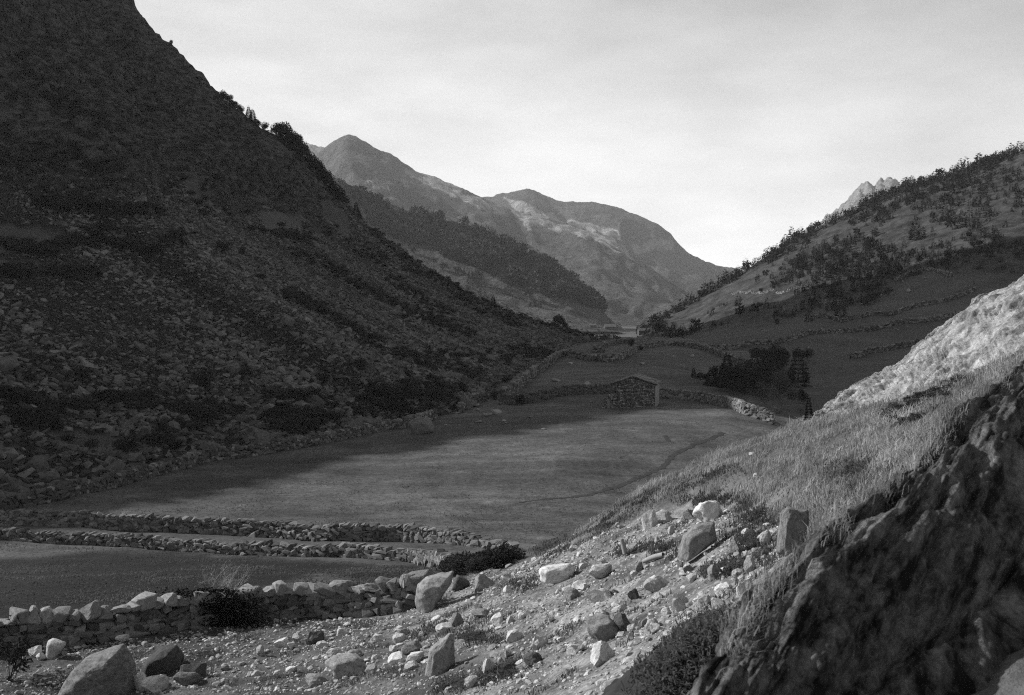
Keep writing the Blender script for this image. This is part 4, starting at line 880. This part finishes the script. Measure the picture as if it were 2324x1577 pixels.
# pines along the skyline of the left mountainside
for i, (x, y, h, kd) in enumerate([(388,104,12,1),(505,226,22,1),(520,242,24,1),(533,254,20,1),(548,266,18,1),(564,288,30,0),(573,295,28,0),(585,302,18,1),(600,306,22,2),(625,338,26,1),(640,352,42,2),(653,368,46,2),(667,382,42,2),(680,394,42,2),(692,406,32,1),(702,412,26,1),(715,432,36,2),(727,447,32,2),(740,457,32,2),(752,464,26,1),(765,474,28,2),(776,482,20,1),(808,494,28,0),(816,504,14,1),(660,382,26,1),(700,420,22,1),(632,345,34,2),(646,358,40,2),(660,374,44,2),(674,388,40,2),(686,398,36,2),(709,424,34,2),(721,440,34,2),(733,452,34,2),(746,461,30,2),(758,470,28,2),(771,479,26,2),(784,488,20,1),(511,234,22,1),(527,249,22,1),(541,260,18,1),(1119,690,24,0),(1268,743,32,2),(1282,748,20,1)]):
    ysk = skyline(x, ('mountainside',), y - 60, y + 60); p = at(x, (ysk or y) + 4, ('mountainside',))
    if p is None: continue
    lab = {(1119,690): 'lone small pine on the lower edge of the scree', (1268,743): 'dark bushy pine at the tail of the scree', (1282,748): 'low bush beside the pine at the tail of the scree', (808,494): 'single dark conifer standing apart on the mountainside edge', (388,104): 'small bush high on the edge of the crags'}.get((x, y), ('tall' if h > 38 else 'small' if h < 25 else 'middling') + (' rounded' if kd == 1 or (kd == 2 and i % 2 == 0) else ' pointed') + ' dark pine on the ' + ('upper crag edge in open order' if y < 310 else 'crag edge in the thick clump' if y < 415 else 'lower crag edge above the scree'))
    tree('pine_tree', p, h * pxm(p) * 1.15, [C_mid, C_bush, C_mid if i % 2 else C_bush][kd][i % 4], TR[i % 4], lab, 'tree', 'pines along the crag edge' if 'crag edge' in lab else None, [0.9, 1.0, 1.05][kd])
# stream side trees
ST = [(1240,318,66,.8,'p','little pointed conifer above the stream'),(1815,170,115,1.1,'b',None),(1990,260,205,1.1,'b',None),(1890,175,110,1.0,'b',None),(2200,170,105,1.1,'b',None),(2290,168,100,1.0,'b',None),(2200,410,250,.75,'p','tall full pine on the right bank of the stream'),(1430,318,95,1.1,'b',None),(1550,410,220,.8,'p',None),(1640,390,170,.9,'b',None),(1740,460,210,.85,'p',None),(1900,340,200,.9,'b',None),(1880,490,200,.9,'b',None),(1600,470,120,1.2,'b',None),(1350,370,80,1.5,'b',None),(1290,335,55,1.5,'b',None),(1400,395,110,1.1,'p',None),(1470,400,140,1.0,'p',None),(1480,440,120,1.3,'b',None),(2130,420,150,.9,'b',None),(2020,450,170,1.,'b',None),(2000,590,270,.7,'w',None),(2075,610,310,.5,'w','slender pale stemmed birch above the stream'),(1880,610,210,.8,'w',None),(2160,600,170,.8,'w',None),(2300,740,160,.5,'p','small feathery conifer beside the lit outcrop'),(1990,700,100,1.3,'w','pale leafless shrub at the end of the barn wall'),(2240,560,120,1.0,'b',None),(1520,360,130,1.0,'p',None),(1600,420,180,.9,'b',None),(1680,440,190,.9,'b',None),(1800,400,210,.9,'p',None),(1850,430,220,1.,'b',None),(1950,420,200,1.,'b',None),(1930,250,170,1.,'b',None),(2060,250,170,.9,'b',None),(1760,640,110,1.1,'w',None)]
for i, (x, y, h, wd, kd, lab) in enumerate(ST):
    dx, dy, _, hh = zh(x, y, 10, h); p = at(dx, dy)
    if p is None: continue
    if p[1] < 100: p = at(dx, 955); 
    H = hh * pxm(p) * 1.3; g = None if lab else {'b': 'dark trees by the stream', 'p': 'dark trees by the stream', 'w': 'birches by the stream'}[kd]
    lab = lab or {'b': 'dense rounded dark tree', 'p': 'dark pointed conifer', 'w': 'thin leaved pale birch'}[kd] + (' in the topmost group above the stream' if y < 280 else ' on the far bank beside the full pine' if x > 2050 else ' low down in the stream hollow' if y > 480 else ' where the stream clump thins towards the meadow' if x < 1530 else ' in the thick of the stream clump')
    if kd == 'p': tree('pine_tree', p, H * 1.15, C_mid[i % 4], TR[i % 4], lab, 'tree', g, wd * 1.15)
    elif kd == 'b': tree('bushy_tree', p, H, C_bush[i % 4], TR[i % 4], lab, 'tree', g, wd * 1.0)
    else: tree('birch_tree', p, H, C_birch[i % 2], TRB[i % 2], lab, 'tree', g, wd * 1.1)
# pine wood on the right hillside
sl_ = [(1482,741),(1560,690),(1650,638),(1760,575),(1850,520),(1940,478),(2040,434),(2140,392),(2230,362),(2323,338)]
sl_ = poly_resample(sl_, 105); cand = []
for x, y in sl_:
    x += rng.uniform(-4, 4); p = at(x, (skyline(x, ('hillside',), y - 40, y + 40) or y) + rng.uniform(2, 10), ('hillside',))
    if p is not None: cand.append((p, rng.uniform(13, 27), 1))
TW = [(1890,688,34),(1905,700,40),(1882,705,24),(1925,690,30),(1908,722,40),(1835,730,26),(1785,720,18),(1762,735,12),(1770,705,14),(1965,655,26),(1900,590,18),(1945,540,22),(1860,690,16),(2145,500,34),(2160,520,36),(2075,545,40),(2090,540,30),(2200,515,40),(2215,525,30),(2240,540,24),(2255,565,22),(2150,590,18),(1500,716,16),(1466,742,18),(1460,742,14),(1472,745,10),(1516,722,12),(1498,735,10)]
for x, y, h in TW:
    p = at(x, y)
    if p is not None: cand.append((p, h, 2))
cw = (Rg[:-1, :-1] + Rg[1:, 1:]) / 2; pw = proj(cw)
ar = np.linalg.norm(np.cross(Rg[1:, :-1] - Rg[:-1, :-1], Rg[:-1, 1:] - Rg[:-1, :-1]), axis=-1)
dens = np.clip(fbm(cw[..., 0] / 38, cw[..., 1] / 38, 7.0, 4) * 3.2 + 0.0, 0.01, 1) * wood[:-1, :-1]
for bx, by, rx, ry, a in [(2000,610,110,50,1.0),(1920,600,110,50,.8),(1870,660,60,40,.6),(2150,440,200,50,.7),(1700,680,120,22,-.6),(1990,540,120,30,-.5),(2250,600,90,30,.2)]:
    dens = np.clip(dens + a * np.exp(-((pw[..., 0] - bx) / rx) ** 2 - ((pw[..., 1] - by) / ry) ** 2) * wood[:-1, :-1], 0, 1.3)
dens = dens * ar * (pw[..., 0] > 1400) * (pw[..., 0] < 2400); dens[-40:] = 0; dens = (dens / dens.sum()).ravel()
c = rng.choice(len(dens), 1500, p=dens); Pt = cw.reshape(-1, 3)[c] + rng.uniform(-.6, .6, (1500, 3)) * (1, 1, 0)
for p in Pt: p[2] = drop(p[0], p[1], ('hillside',)) or p[2]
hs = rng.lognormal(math.log(15), .35, 1500)
for i in range(165): cand.append((Pt[i], max(hs[i], 13), 0))
def pine_label(p, h, q, bushy):
    x, y = proj(np.array(p)); k = 'rounded dark tree' if bushy else 'pointed dark pine'; sz_ = 'tall' if h > 21 else 'small' if h < 15 else 'middling'
    wh = 'on the wooded skyline ridge' if q == 1 else 'standing near the field walls' if y > 680 else 'in the dense belt above the fields' if (1850 < x < 2090 and y > 560) else 'among the pale rocks high on the hillside' if x > 2090 else 'on the bare slope of the hillside spur' if x < 1850 else 'in the open upper wood of the hillside'
    return f'{sz_} {k} {wh}'
for i, (p, h, q) in enumerate(cand):
    tree('pine_tree', p, h * pxm(p) * 1.2, C_far[i % 8] if i % 7 else C_farb[i % 6], TR[i % 4], pine_label(p, h, q, i % 7 == 0), 'tree', 'pines on the hillside', 1.1 if i % 7 else 1.0)
def mass(name, P, H, variants, mat, label, cat, wide=1.0, sink=.04):
    n = len(P); R = rot_rand(n, 0.02); S_ = np.stack([H * wide, H * wide, H], -1); Q = P.copy(); Q[:, 2] -= H * sink
    V, F, T = merge(variants, Q, R, S_); o = link(name, mesh_np(name, V, F, {'tone': T}), mat); return tag(o, label, cat, kind='stuff')
Q = Pt[165:1500]; mass('pine_wood', Q, hs[165:1500] * 1.15 * K * Q[:, 1] / FPX * .8, FARP * 3 + FARB, M_pines, 'scattered dark pines and juniper over the hillside', 'wood')
# wood on the far spur
spc = (spur_g[:-1, :-1] + spur_g[1:, 1:]) / 2; ps = proj(spc); wm = band(WOODS, nz=26, sc_=40)(spc, ps); wm[:6] = 0
wm = wm * np.clip(.35 + fbm(spc[..., 0] / 40, spc[..., 2] / 40, 3.0, 3) * 1.6, 0.02, 1) + 0.012 * (ps[..., 1] < 700)
wm = (wm / wm.sum()).ravel(); c = rng.choice(len(wm), 1500, p=wm); Pf = spc.reshape(-1, 3)[c] + rng.uniform(-1.5, 1.5, (1500, 3)) * (1, 1, .0)
mass('far_wood', Pf, rng.uniform(6, 12, 1500), FARP + FARB, plain_mat('far_wood_leaves', 0.04, .4, .1, src='tone'), 'dark far wood on the spur across the valley', 'wood')

# shrubs on the scree
def z5(x, y, w, h): return 613.7 + .3632 * x, 695.6 + .3632 * y, w * .3632, h * .3632
def z4(x, y, w, h): return .4151 * x, 450 + .4151 * y, w * .4151, h * .4151
def z2(x, y): return 613.7 + .3529 * x, 245.5 + .3529 * y
SH = [z5(*q) for q in [(555,405,95,90),(860,445,85,55),(830,485,65,42),(630,510,75,52),(335,480,85,62),(1400,580,85,62),(1470,475,75,52),(1480,525,55,32),(995,655,65,65),(915,690,75,62),(1480,335,85,38)]] + [z4(*q) for q in [(440,1000,115,100),(165,1010,85,62),(1095,1040,145,110),(1350,985,85,90),(800,1110,115,100),(700,1400,190,100),(1770,1010,85,62),(1390,690,65,42),(1220,290,85,72),(1325,310,45,52),(380,1330,85,42),(490,1370,85,62),(885,910,55,42),(1420,440,85,32),(1380,180,60,40),(1430,190,70,45),(1480,200,60,40),(1530,225,60,40),(1570,210,70,45),(1620,220,60,40),(1670,230,70,45),(1800,210,70,40)]]
for i, (x, y, w_, h_) in enumerate(SH):
    p = at(x, y)
    if p is None: continue
    H = h_ * pxm(p) * 1.1; tree('shrub', p, H, C_midb[i % 4], None, ('large' if w_ > 40 else 'small' if w_ < 26 else 'middling') + ' dark rounded shrub ' + ('below the terraced grass under the crags' if y < 560 else 'low on the scree near the meadow wall' if y > 880 else 'halfway up the scree'), 'shrub', 'shrubs on the scree', w_ / h_ * .9, 0.1, 'foliage')
for dx, by, w_, h_, lab in [(1492, 783, 22, 12, 'low dark bush at the valley wall corner'), (1437, 784, 26, 14, 'dark bush against the far field wall'), (1180, 918, 32, 26, 'dark bush at the corner of the barn wall')]:
    p = at(dx, by); H = h_ * pxm(p); tree('shrub', p, H, C_midb[1], None, lab, 'shrub', None, w_ / h_ * .9, 0.1, 'foliage')
BANDS = [[z2(*q) for q in b] for b in ([(130,1200),(300,1290),(450,1370),(560,1440),(700,1520)],[(340,1020),(500,1110),(650,1190),(780,1250),(900,1320),(1100,1390),(1300,1450)],[(520,870),(640,940),(750,1000)],[(800,930),(950,1040),(1100,1110),(1300,1190),(1500,1280),(1700,1360),(2000,1440),(2200,1480)],[(780,1110),(900,1180),(1000,1250),(1130,1340)],[(650,780),(800,890)],[(1150,1180),(1400,1300),(1600,1400)],[(130,920),(330,1000)],[(60,800),(260,850)])] + \
 [[z5(*q, 0, 0)[:2] for q in b] for b in ([(740,290),(900,340),(1020,385)],[(1050,330),(1200,390),(1320,440)],[(540,590),(700,630),(820,650)],[(0,560),(200,570),(380,600)],[(0,690),(200,700),(420,720)],[(980,480),(1200,530)],[(1460,320),(1780,300)],[(1500,270),(1780,290)],[(650,540),(900,560),(1100,570)],[(480,640),(640,700)],[(1000,300),(1400,330)],[(860,500),(1150,620)],[(100,740),(300,740)])] + \
 [[z4(*q, 0, 0)[:2] for q in b] for b in ([(0,1080),(250,1130),(500,1180)],[(950,1150),(1150,1210)],[(550,1100),(830,1130)],[(1150,1150),(1300,1180)],[(1480,1160),(1750,1200)],[(1500,1250),(1700,1280)],[(30,270),(320,290)],[(320,250),(560,240),(840,300)],[(20,410),(500,420)],[(200,30),(600,60),(860,90)],[(100,1200),(300,1260)],[(900,1250),(1100,1260)],[(850,1330),(1000,1330)],[(1000,200),(900,240)])]
HP, HH = [], []
for b in BANDS:
    q = poly_resample(b, max(6, int(np.linalg.norm(np.diff(b, axis=0), axis=1).sum() / 4.5)))
    for x, y in q:
        for _ in range(3 if y < 800 else 2):
            p = at(x + rng.normal(0, 9), y + rng.normal(0, 6))
            if p is not None and p[1] > 70: HP.append(p); HH.append(rng.uniform(.5, 1.4))
for _ in range(900):                                         # tufts clinging to ledges of the crags
    x, y = rng.uniform(0, 800), rng.uniform(30, 540); p = at(x, y, ('mountainside',))
    if p is not None and pn(p[0] / 14, p[1] / 14, p[2] / 7) > 0.05: HP.append(p); HH.append(rng.uniform(.6, 1.7))
mass('heath', np.array(HP), np.array(HH), FARB, M_heath, 'low dark heath growing in bands across the scree', 'heath', 1.9, .12)

# bare bush on the lane wall, ivy below it
def twigs(seed, p0, n, L0, r0, spread=.7, gen=3):
    r = np.random.default_rng(seed); out = []
    def grow(p, d, l, rad, g):
        m = 4; P = [p]
        for _ in range(m): d = d + r.normal(0, .13, 3); d /= np.linalg.norm(d); P.append(P[-1] + d * l / m)
        out.append(tube(P, rad * np.linspace(1, .55, m + 1), 4))
        if g:
            for _ in range(r.integers(2, 5)):
                q = P[r.integers(2, m + 1)]; e = d + r.normal(0, .5, 3); e[2] += .15; grow(q, e / np.linalg.norm(e), l * r.uniform(.5, .8), rad * .6, g - 1)
    for _ in range(n):
        a = r.uniform(0, 6.28); d = np.array([np.cos(a) * spread, np.sin(a) * spread, 1.0]); grow(np.array(p0) + r.normal(0, .12, 3) * (1, .5, .2), d / np.linalg.norm(d), L0 * r.uniform(.6, 1.1), r0, gen)
    return cat_vf(out)
bp = at(490, 1420); bp = np.array([bp[0], bp[1] + .1, bp[2]]); m = pxm(bp)
bush = empty('bare_bush', bp); tag(bush, 'pale twiggy bush standing up behind the lane wall', 'bush')
M_twig = plain_mat('pale_twigs', 0.26, 0.3, 6.0)
link('twigs', to_mesh('twigs', twigs(4, (0.05, .5, .9), 16, .8, .013, .75, 3)), M_twig, bush)
ivy = empty('ivy', bp); tag(ivy, 'mass of dark ivy hanging over the lane wall', 'ivy')
r = np.random.default_rng(5); n = 3200; q = np.stack([r.normal(0, .75, n), -.35 + r.normal(0, .2, n), r.uniform(-.1, 1.45, n)], -1); q[:, 0] += .25 * np.sin(q[:, 2] * 3); q[:, 0] += (1.2 - q[:, 2]) * .3
link('foliage', to_mesh('foliage', tris_from(q, r.normal(size=(n, 3)) + (0, -.4, -.2), r.uniform(.07, .16, n), r.uniform(.06, .12, n), r)), plain_mat('ivy_leaves', 0.014, 0.3, 4.0), ivy)
lp = at(14, 1545); lf = empty('leafy_shrub', lp); tag(lf, 'dark leafy shrub at the end of the lane wall', 'shrub')
V, F = twigs(8, (0, 0, 0), 7, 1.1, .018, .5, 2); link('stems', to_mesh('stems', (V, F)), M_bark, lf)
r = np.random.default_rng(6); k = V[r.integers(0, len(V), 420)]; link('foliage', to_mesh('foliage', tris_from(k, r.normal(size=(420, 3)) + (0, 0, -.3), r.uniform(.12, .26, 420), r.uniform(.05, .09, 420), r)), M_shrub, lf)

# grass
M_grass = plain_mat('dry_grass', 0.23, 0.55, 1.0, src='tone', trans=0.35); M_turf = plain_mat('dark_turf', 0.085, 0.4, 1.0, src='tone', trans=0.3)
def blades(P, H, lean, width, seed, droop=0.5):
    r = np.random.default_rng(seed); n = len(P); a = r.uniform(0, 6.28, n); side = np.stack([np.cos(a), np.sin(a), np.zeros(n)], -1); d = r.normal(0, .5, (n, 3)); d[:, 2] = 0; d = d + lean; w = width * r.uniform(.6, 1.3, n)
    m_ = P + np.array([0, 0, 1]) * (H * .6)[:, None] + d * (H * .3)[:, None]; t_ = P + np.array([0, 0, 1]) * (H * (1 - droop * .4))[:, None] + d * H[:, None]
    V = np.stack([P - side * w[:, None] / 2, P + side * w[:, None] / 2, m_ + side * w[:, None] * .35, m_ - side * w[:, None] * .35, t_], 1)
    i = np.arange(n) * 5; F = np.concatenate([np.stack([i, i + 1, i + 2], -1), np.stack([i, i + 2, i + 3], -1), np.stack([i + 3, i + 2, i + 4], -1)])
    return V.reshape(-1, 3), F
HILL = [(1250,1262),(1330,1205),(1400,1150),(1480,1100),(1650,1030),(1830,958),(1960,952),(2100,895),(2323,815),(2400,790),(2400,1000),(2200,1000),(2080,1110),(1960,1210),(1860,1290),(1800,1230),(1700,1150),(1560,1130),(1420,1190)]
def near_sample(n, poly, seed, dmin=6, dmax=58, pw=1.0):
    r = np.random.default_rng(seed); out = []; k = 0
    while k < n:
        d = dmin * (dmax / dmin) ** r.uniform(0, 1, 20000); u = r.uniform(-.5, .52, 20000); x = u * d; y = d; z = ground_z(x, y); P = np.stack([x, y, z], -1)
        P = P[inpoly(proj(P), poly)]; out.append(P); k += len(P)
    P = np.concatenate(out)[:n]
    b = TREES_BVH['ground']
    for p in P:
        h = b.ray_cast(Vector((p[0], p[1], 60)), Vector((0, 0, -1)))
        if h[0] is not None: p[2] = h[0].z
    return P - np.array([0, 0, .02])
P = near_sample(95000, HILL, 21)
xy = rng.uniform((4.2, 2.5), (14, 17), (14000, 2)); Pb = np.c_[xy, np.zeros(len(xy))]; Pb = Pb[(Pb[:, 0] > 4.2 + .28 * (Pb[:, 1] - 6)) & (Pb[:, 1] > 5) & (Pb[:, 0] / Pb[:, 1] > .5)]
for p_ in Pb: p_[2] = drop(p_[0], p_[1], ('ground',)) - .02
P = np.concatenate([P, Pb]); cl = fbm(P[:, 0] / 1.6, P[:, 1] / 1.6, 2.0, 3); keep = rng.uniform(-.6, .25, len(P)) < cl; P = P[keep]; cl = cl[keep]
H = np.clip(.26 + cl * .55, .07, .8) * rng.uniform(.5, 1.25, len(P)); V, F = blades(P, H, np.array([.25, -.1, 0]), .022, 3)
tag(link('grass', mesh_np('grass', V, F, {'tone': np.repeat(np.clip(.45 + 1.6 * cl + rng.normal(0, .25, len(P)), 0, 1), 5)}), M_grass), 'long dry pale grass on the slope below the outcrop', 'grass', kind='stuff')
P = []
for _ in range(5000):
    j = rng.integers(60, 400); i = rng.integers(40, 66); P.append(out2_g[i, j] + rng.normal(0, .06, 3))
P = np.array(P); P = P[fbm(P[:, 0] * 1.2, P[:, 1] * 1.2, 4.0, 3) > -.05]; V, F = blades(P - (0, 0, .05), rng.uniform(.05, .18, len(P)), np.array([.15, .1, 0]), .007, 12)
tag(link('crest_grass', mesh_np('crest_grass', V, F, {'tone': np.repeat(rng.uniform(0, 1, len(P)), 5)}), M_grass), 'thin dry grass growing along the edge of the rock rib', 'grass', kind='stuff')
# dark turf bank
BANK = [[(1335,1212),(1400,1165),(1450,1135),(1520,1105),(1600,1075),(1660,1062)],[(1560,1140),(1640,1125),(1700,1150),(1740,1190)],[(1690,1170),(1700,1240),(1660,1300)],[(1780,1175),(1830,1210),(1860,1250)],[(1400,1250),(1480,1245),(1540,1250)],[(1150,1330),(1200,1325),(1215,1310)],[(1010,1450),(1060,1440),(1130,1450)],[(985,1420),(960,1440),(940,1455)],[(1560,1440),(1640,1400),(1720,1385)],[(1520,1500),(1560,1450)],[(1650,1200),(1720,1230),(1740,1280)],[(1600,1300),(1650,1290)],[(1880,1060),(1950,1060),(2050,1080)],[(1000,1560),(1100,1540),(1200,1500)],[(1210,1250),(1260,1240),(1300,1225)]]
BP = []
for b in BANK:
    for x, y in poly_resample(b, max(4, int(np.linalg.norm(np.diff(b, axis=0), axis=1).sum() / 3))):
        for _ in range(45):
            p = at(x + rng.normal(0, 15), y + rng.normal(0, 9), ('ground',))
            if p is not None and p[1] < 60 and pn(p[0] / .7, p[1] / .7, 3.0) > -.12: BP.append(p)
for _ in range(9000):
    i, j = rng.integers(8, 48), rng.integers(0, 119); BP.append(bank_g[i, j] + rng.normal(0, .03, 3))
BP = np.array(BP); V, F = blades(BP - (0, 0, .03), rng.uniform(.08, .3, len(BP)) * np.where(np.arange(len(BP)) >= len(BP) - 9000, .55, 1), np.array([-.2, -.45, -.25]), .03, 4)
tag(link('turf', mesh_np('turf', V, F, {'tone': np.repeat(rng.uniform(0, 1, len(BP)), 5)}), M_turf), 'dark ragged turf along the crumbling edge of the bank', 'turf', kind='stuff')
# juniper at the foot of the lit outcrop and low shrubs by the track
JP, JH = [], []
for b in [[(2010,945),(2060,925),(2110,900),(2150,890)],[(2060,880),(2120,870),(2180,870)],[(2030,965),(2100,930)]]:
    for x, y in poly_resample(b, 26):
        for _ in range(2):
            p = at(x + rng.normal(0, 7), y + rng.normal(0, 6), ('ground',))
            if p is not None and p[1] < 70: JP.append(p); JH.append(rng.uniform(.12, .32))
if JP: mass('juniper', np.array(JP), np.array(JH), [round_crown(80 + i, 500, 8, .12, .55, 0) for i in range(3)], plain_mat('juniper_leaves', 0.05, .4, .5, src='tone', trans=.2), 'low dark juniper at the foot of the lit outcrop', 'juniper', 1.8, .1)
JP, JH = [], []
for x, y in poly_resample([(1010,1305),(1060,1295),(1110,1282),(1160,1272)], 30):
    p = at(x + rng.normal(0, 8), y + rng.normal(0, 5))
    if p is not None: JP.append(p); JH.append(rng.uniform(.5, .95))
mass('bramble', np.array(JP), np.array(JH), [round_crown(84 + i, 700, 8, .1, .55, 0) for i in range(3)], M_heath, 'dark bramble thicket at the end of the lower track wall', 'bramble', 1.5, .1)
# weathered timber on the slope
for (a, b, lab) in [((1505,1265), (1460,1280), 'weathered timber log lying on the rubble slope'), ((1418,1262), (1412,1240), 'broken timber post sticking out of the rubble slope')]:
    A, B = at(*a), at(*b)
    if A is None or B is None: continue
    if 'post' in lab: B = A + np.array([-.1, .1, .42])
    V, F = tube([A + (0, 0, .08), (A + B) / 2 + (0, 0, .1), B + (0, 0, .08)], [.075, .08, .065], 7); tag(link('timber_log', to_mesh('timber_log', (V, F), True), plain_mat('grey_timber', .22, .25)), lab, 'log')

# short meadow grass
def meadow_sample(n, seed):
    r = np.random.default_rng(seed); out = []; k = 0; MP = [(-50,1160),(300,1090),(600,1035),(950,960),(1130,925),(1450,935),(1700,935),(1780,985),(1640,1040),(1400,1150),(1240,1235),(900,1215),(400,1190),(0,1180)]
    LOWF = [(-50,1440),(-50,1232),(300,1248),(700,1268),(1000,1292),(940,1330),(500,1330),(250,1380)]
    while k < n:
        y = 46 * (165 / 46) ** r.uniform(0, 1, 30000); x = r.uniform(-.5, .3, 30000) * y; P = np.stack([x, y, ground_z(x, y)], -1); q = proj(P); P = P[inpoly(q, MP) | inpoly(q, LOWF)]; out.append(P); k += len(P)
    P = np.concatenate(out)[:n]; b = TREES_BVH['ground']
    for p in P:
        h = b.ray_cast(Vector((p[0], p[1], 60)), Vector((0, 0, -1)))
        if h[0] is not None: p[2] = h[0].z
    return P
P = meadow_sample(70000, 31); cl = fbm(P[:, 0] / 5, P[:, 1] / 2.2, 3.0, 4); keep = rng.uniform(-.6, .35, len(P)) < cl; P, cl = P[keep], cl[keep]
V, F = blades(P - (0, 0, .02), rng.uniform(.04, .13, len(P)) * np.clip(1 + 1.6 * cl, .4, 2.2), np.array([.3, -.1, 0]), .06, 9)
M_mgrass = plain_mat('meadow_grass', 0.09, 0.4, 0.2, src='tone', trans=0.3)
tag(link('meadow_grass', mesh_np('meadow_grass', V, F, {'tone': np.repeat(np.clip(.5 + cl * .7 + rng.normal(0, .3, len(P)), 0, 1), 5)}), M_mgrass), 'short grazed grass tufts over the meadow', 'grass', kind='stuff')
# narrow brook across the meadow
for (pts, wd_) in (([(1300,1128),(1395,1106),(1445,1085),(1500,1062),(1525,1035),(1570,1012),(1640,982)], .3), ([(1180,1140),(1300,1128)], .14), ([(1508,988),(1518,1002)], .22)):
    B = np.array([at(*q) for q in pts]); C = poly_resample(catmull(B, 60), 160); C[:, :2] += np.stack([fbm(np.arange(160) / 6, 0 * C[:, 0], 2.0, 3), fbm(np.arange(160) / 6, 0 * C[:, 0], 8.0, 3)], -1) * .5
    d = np.gradient(C[:, :2], axis=0); d /= np.linalg.norm(d, axis=1)[:, None]; nr_ = np.stack([-d[:, 1], d[:, 0]], -1); wv = wd_ * (1 + .6 * fbm(np.arange(160) / 5, 0 * C[:, 0], 5.0, 2))
    rows = [np.c_[C[:, :2] + nr_ * sg * wv[:, None], C[:, 2]] for sg in (-1, 0, 1)]
    for r_ in rows: r_[:, 2] = [drop(q[0], q[1], ('ground',)) + .02 for q in r_]
    tag(link('brook', mesh_np('brook', np.stack(rows), grid_faces(3, 160)), M_earth), kind='structure')

P = sample_ground(60000, RUB2, 9, 60, (-32, 25, 8, 56)); k = fbm(P[:, 0] / 2.1, P[:, 1] / 2.1, 12.0, 3); P = P[k > .2][:22000]
P[:, 2] = [drop(p[0], p[1], ('ground',)) - .01 for p in P]; V, F = blades(P, rng.uniform(.05, .2, len(P)), np.array([.1, -.1, 0]), .02, 15)
tag(link('tufts', mesh_np('tufts', V, F, {'tone': np.repeat(rng.uniform(0, 1, len(P)), 5)}), M_turf), 'short dark grass tufts growing through the rubble', 'grass', kind='stuff')


# ------------------------------------------------------------------ haze: one even body of air round the whole place
hz = bpy.data.meshes.new('haze'); bm = bmesh.new(); bmesh.ops.create_cube(bm, size=1.0)
for v in bm.verts: v.co = Vector((v.co.x * 13000, -200 + (v.co.y + 0.5) * 8200, -25 + (v.co.z + 0.5) * 1000))
bm.to_mesh(hz); bm.free()
hm = bpy.data.materials.new('haze_air'); hm.use_nodes = True; hm.node_tree.nodes.clear()
ho = hm.node_tree.nodes.new('ShaderNodeOutputMaterial'); hv = hm.node_tree.nodes.new('ShaderNodeVolumePrincipled')
hv.inputs['Color'].default_value = (0.9, 0.9, 0.9, 1); hv.inputs['Density'].default_value = 0.00008; hv.inputs['Anisotropy'].default_value = 0.2
hm.node_tree.links.new(hv.outputs[0], ho.inputs['Volume'])
tag(link('haze', hz, hm), 'thin pale haze filling the valley air', 'haze', kind='stuff')
